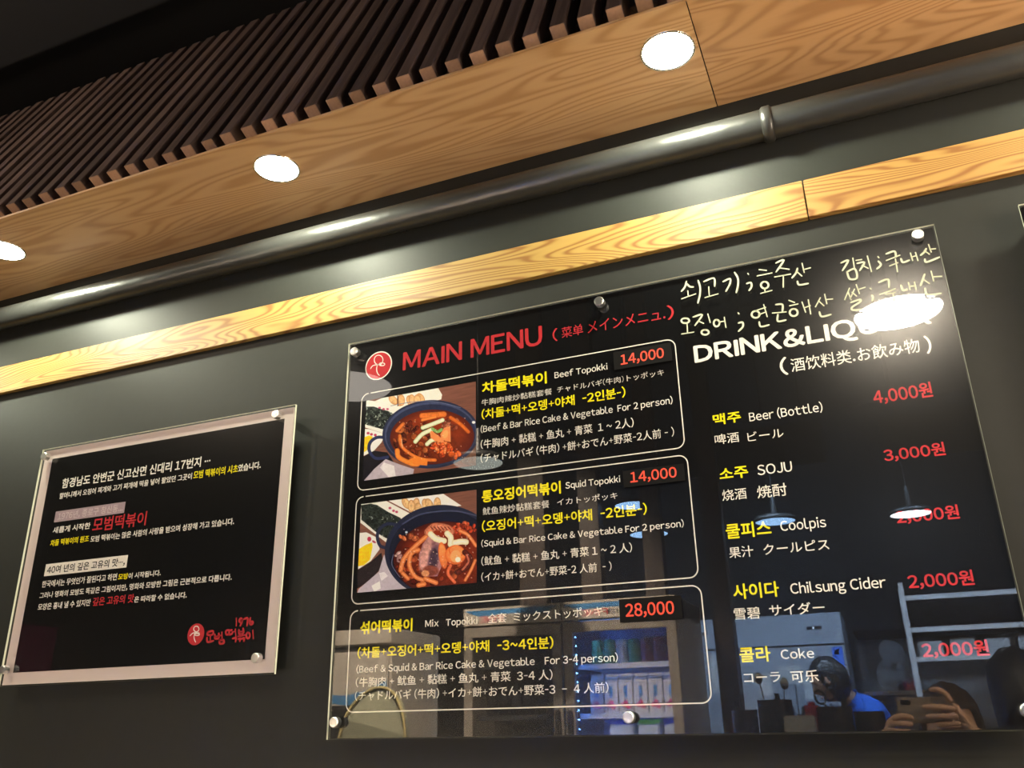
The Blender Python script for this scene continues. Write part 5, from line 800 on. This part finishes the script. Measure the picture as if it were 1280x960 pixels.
def person(loc, label, P, head_c, yaw, pitch, hair_m, hair_len, top_m, sleeve, face=True, hands=None, full=False, puff=1.0, group=None):
    t = thing('person', loc, label, 'person', group)
    J = dict(p={n: (Vector(P[n]), BR[n]) for n in ['pelvis', 'waist', 'chest', 'neckb', 'neck', 'shL', 'elL', 'wrL', 'shR', 'elR', 'wrR', 'hipL', 'knL', 'anL', 'toL', 'hipR', 'knR', 'anR', 'toR']}, e=BE)
    hm, T = head_mesh(Vector(head_c), yaw, pitch); ms = [body_mesh(J), hm]
    if hands: ms += hands[0]
    else:
        for s in 'LR':
            w = Vector(P['wr' + s]); d = (w - Vector(P['el' + s])).normalized(); sd = d.cross(Vector((0, 0, 1)));  sd = sd.normalized() if sd.length > .1 else Vector((1, 0, 0)); k = [w + d * .085 + sd * o for o in (-.03, -.01, .01, .028)]
            fs = [(q, [d, d + sd * 0.05 + Vector((0, 0, -.3)), d + Vector((0, 0, -.6))], [.04 * l, .026 * l, .02 * l], .0085) for q, l in zip(k, (.95, 1.08, 1.0, .8))]
            h, _ = hand(w, w + d * .045, k, fs, (w + d * .03 + sd * -.028, [d * .6 - sd, d - sd * .4, d], [.035, .03, .022], .010)); ms += h
    body = joined('body', ms, 'skin', t)
    if face: face_parts(t, T)
    hair_part(t, T, hair_m, hair_len, full, puff)
    # clothing: the body surface itself, pushed outwards and cut at neckline, cuffs, waist and ankles
    bones = [(Vector(P[a]), Vector(P[b]), a, b) for a, b in BE]
    def garment(name, keep, off, m):
        bm = bmesh.new(); q = body_mesh(J); bm.from_mesh(q); bpy.data.meshes.remove(q); bm.normal_update(); drop = []
        for f in bm.faces:
            c = f.calc_center_median(); best = None
            for a, b, na, nb in bones:
                d = b - a; u = max(0, min(1, (c - a).dot(d) / d.length_squared)); r_ = (c - a - d * u).length
                if best is None or r_ < best[0]: best = (r_, na, nb, u)
            if not keep(best[1], best[2], best[3], c.z): drop.append(f)
        bmesh.ops.delete(bm, geom=drop, context='FACES'); bm.normal_update()
        for v in bm.verts: v.co += v.normal * off
        o = bpy.data.objects.new(name, bpy.data.meshes.new(name)); bm.to_mesh(o.data); bm.free(); C.objects.link(o); o.data.materials.append(MT[m]); o.parent = t; o.matrix_parent_inverse = world_of(t).inverted()
        so_ = o.modifiers.new('cloth', 'SOLIDIFY'); so_.thickness = .004; so_.offset = -1
        for p in o.data.polygons: p.use_smooth = True
    zp = P['pelvis'][2]; cuff = {'short': .62, 'long': 9}[sleeve]
    def top_keep(a, b, u, z):
        if b == 'neck': return u < .15
        if b[:2] == 'el': return u < cuff
        if b[:2] == 'wr': return cuff > 1 and u < .9
        return a in ('waist', 'chest') or b in ('waist',) or (b[:3] == 'hip' and z > zp - .06)
    garment('shirt' if sleeve == 'short' else 'jacket', top_keep, .014, top_m)
    garment('trousers', lambda a, b, u, z: (b[:3] == 'hip' or b[:2] == 'kn' or (b[:2] == 'an' and u < .93) or (b == 'waist' and u < .35)), .009, 'trouser')
    for s in 'LR':
        a, b = Vector(P['an' + s]), Vector(P['to' + s]); me = skin_mesh([a - (b - a) * .25 + Vector((0, 0, -.03)), a.lerp(b, .5) + Vector((0, 0, -.012)), b], [(0, 1), (1, 2)], [.046, .050, .040], 2); o = bpy.data.objects.new('shoe', me); C.objects.link(o); me.materials.append(MT['shoe']); o.parent = t; o.matrix_parent_inverse = world_of(t).inverted()
    return t, T
def stand(x, y, yaw, h, arms=None, bend=0.0, lean=(0, 0)):
    k = h / 1.70; f = lambda a, b, c: tuple(Vector((x, y, 0)) + rotz((a * k + lean[0] * c / 1.4, b * k + lean[1] * c / 1.4, c * k), yaw))
    P = dict(pelvis=f(0, 0, .95), waist=f(0, .0, 1.10), chest=f(0, .0, 1.30), neckb=f(0, -.005, 1.42), neck=f(0, .0, 1.50), shL=f(-.17, 0, 1.385), shR=f(.17, 0, 1.385), elL=f(-.22, -.02, 1.10), elR=f(.22, -.02, 1.10), wrL=f(-.21, .12, .88), wrR=f(.21, .12, .88),
             hipL=f(-.09, 0, .90), hipR=f(.09, 0, .90), knL=f(-.10, .02, .50), knR=f(.10, .02, .50), anL=f(-.10, -.01, .085), anR=f(.10, -.01, .085), toL=f(-.115, .15, .042), toR=f(.115, .15, .042))
    if arms: P.update(arms)
    return P, f(0, .012, 1.60)

# photographer, facing the wall, phone held up in both hands just behind the camera
PH = dict(x0=-.004, x1=.142, z0=1.374, z1=1.450, y=-1.560)
ph = thing('phone', (.07, PH['y'], 1.40), 'dark bronze phone held sideways in both hands of the photographer', 'phone')
bx('phone_body', 'phone', ph, PH['x0'], PH['x1'], PH['y'] - .008, PH['y'], PH['z0'], PH['z1'], bev=.0036)
bx('screen', 'lens', ph, PH['x0'] + .004, PH['x1'] - .004, PH['y'] - .0085, PH['y'] - .0081, PH['z0'] + .004, PH['z1'] - .004)
bx('camera_bump', 'lens', ph, PH['x0'] + .012, PH['x0'] + .040, PH['y'] + .0001, PH['y'] + .0016, PH['z1'] - .022, PH['z1'] - .008, bev=.0006)
for dx in (.019, .033): lt('camera_lens', 'lens', ph, [(.0055, .0017), (.0055, .0028), (.0045, .0030)], (PH['x0'] + dx, PH['y'], PH['z1'] - .015), axis='Y', n=20)
yb = PH['y'] + .006
V3 = lambda *a: Vector(a)
# right hand in the mirror (+x side): wrist low right, four fingers across the phone back, thumb underneath behind
kn = [V3(.150, yb + .012, 1.430), V3(.158, yb + .016, 1.412), V3(.163, yb + .014, 1.392), V3(.164, yb + .008, 1.374)]
fs = [(kn[0], [(-.45, .1, 1), (-.8, -.1, .35), (-1, -.35, -.1)], [.034, .024, .020], .0085),
      (kn[1], [(-1, .12, .18), (-1, -.02, .05), (-1, -.22, -.02)], [.044, .028, .022], .0088),
      (kn[2], [(-1, .12, .05), (-1, -.02, .0), (-1, -.22, 0)], [.042, .027, .021], .0085),
      (kn[3], [(-1, .10, -.08), (-1, -.05, -.02), (-1, -.3, 0)], [.034, .020, .018], .0075)]
hR, tR = hand(V3(.232, -1.570, 1.318), V3(.196, -1.556, 1.357), kn, fs, (V3(.188, -1.568, 1.352), [(-.9, -.35, .0), (-1, -.1, .1), (-1, .1, .2)], [.036, .030, .022], .0105))
# left hand in the mirror (-x side): a loose fist under the phone's near edge
kl = [V3(-.022, yb + .010, 1.385), V3(-.032, yb + .014, 1.372), V3(-.036, yb + .012, 1.356), V3(-.034, yb + .006, 1.342)]
fl = [(kl[0], [(.6, .3, .35), (1, -.2, -.2), (.8, -.9, -.3)], [.030, .022, .018], .0085),
      (kl[1], [(.7, .35, .1), (1, -.3, -.1), (.5, -1, -.1)], [.034, .024, .018], .0086),
      (kl[2], [(.7, .35, -.05), (1, -.35, -.1), (.4, -1, 0)], [.032, .022, .018], .0082),
      (kl[3], [(.7, .3, -.15), (1, -.4, -.1), (.3, -1, 0)], [.026, .018, .015], .0074)]
hL, tL = hand(V3(-.075, -1.580, 1.292), V3(-.056, -1.567, 1.330), kl, fl, (V3(-.045, -1.570, 1.345), [(.3, -.2, 1), (.8, -.1, .6), (1, 0, .2)], [.034, .028, .020], .0100))
P, hc_ = stand(.13, -1.90, 0, 1.545, dict(elL=(-.12, -1.74, 1.09), wrL=(-.075, -1.580, 1.292), elR=(.36, -1.74, 1.09), wrR=(.232, -1.570, 1.318)))
pt, T = person((.13, -1.90, 0), 'person in a brown coat with dark brown bob hair holding up the phone', P, (.150, -1.84, 1.365), 0.05, -0.12, 'hairb', .10, 'coat', 'long', hands=(hR + hL,), puff=1.12)
for tip, d in tR[:4] + tL[:4]:
    d = d.normalized(); bm = bmesh.new(); bmesh.ops.create_uvsphere(bm, u_segments=10, v_segments=8, radius=1); bmesh.ops.scale(bm, verts=bm.verts[:], vec=(.0062, .0018, .0050)); bmesh.ops.translate(bm, verts=bm.verts[:], vec=tip + Vector((0, .0064, 0)) - d * .003); fin('nail', bm, 'nail', pt, True)
# companion with long black hair, facing away from the wall
P, hcn = stand(.435, -2.47, PI, 1.60)
person((.435, -2.47, 0), 'person in a charcoal jacket with long black hair standing behind the photographer', P, hcn, PI - .3, 0, 'hair', .16, 'jacket', 'long', puff=1.18)
# cook in a blue t-shirt, head turned down to the work
P, hck = stand(-.10, -4.02, PI * .55, 1.60, dict(chest=(-.15, -4.0, 1.40), neckb=(-.235, -3.97, 1.485), neck=(-.275, -3.955, 1.52), shL=(-.16, -4.14, 1.435), shR=(-.13, -3.86, 1.45), elL=(-.24, -4.22, 1.15), elR=(-.12, -3.72, 1.16), wrL=(-.42, -4.16, 1.02), wrR=(-.36, -3.74, 1.02), waist=(-.10, -4.02, 1.16)))
person((-.10, -4.02, 0), 'person in a bright blue t-shirt with short black hair before the steel fridge', P, (-.335, -3.93, 1.59), PI * .55, -.45, 'hair', 0.0, 'bluetee', 'short', puff=1.0)
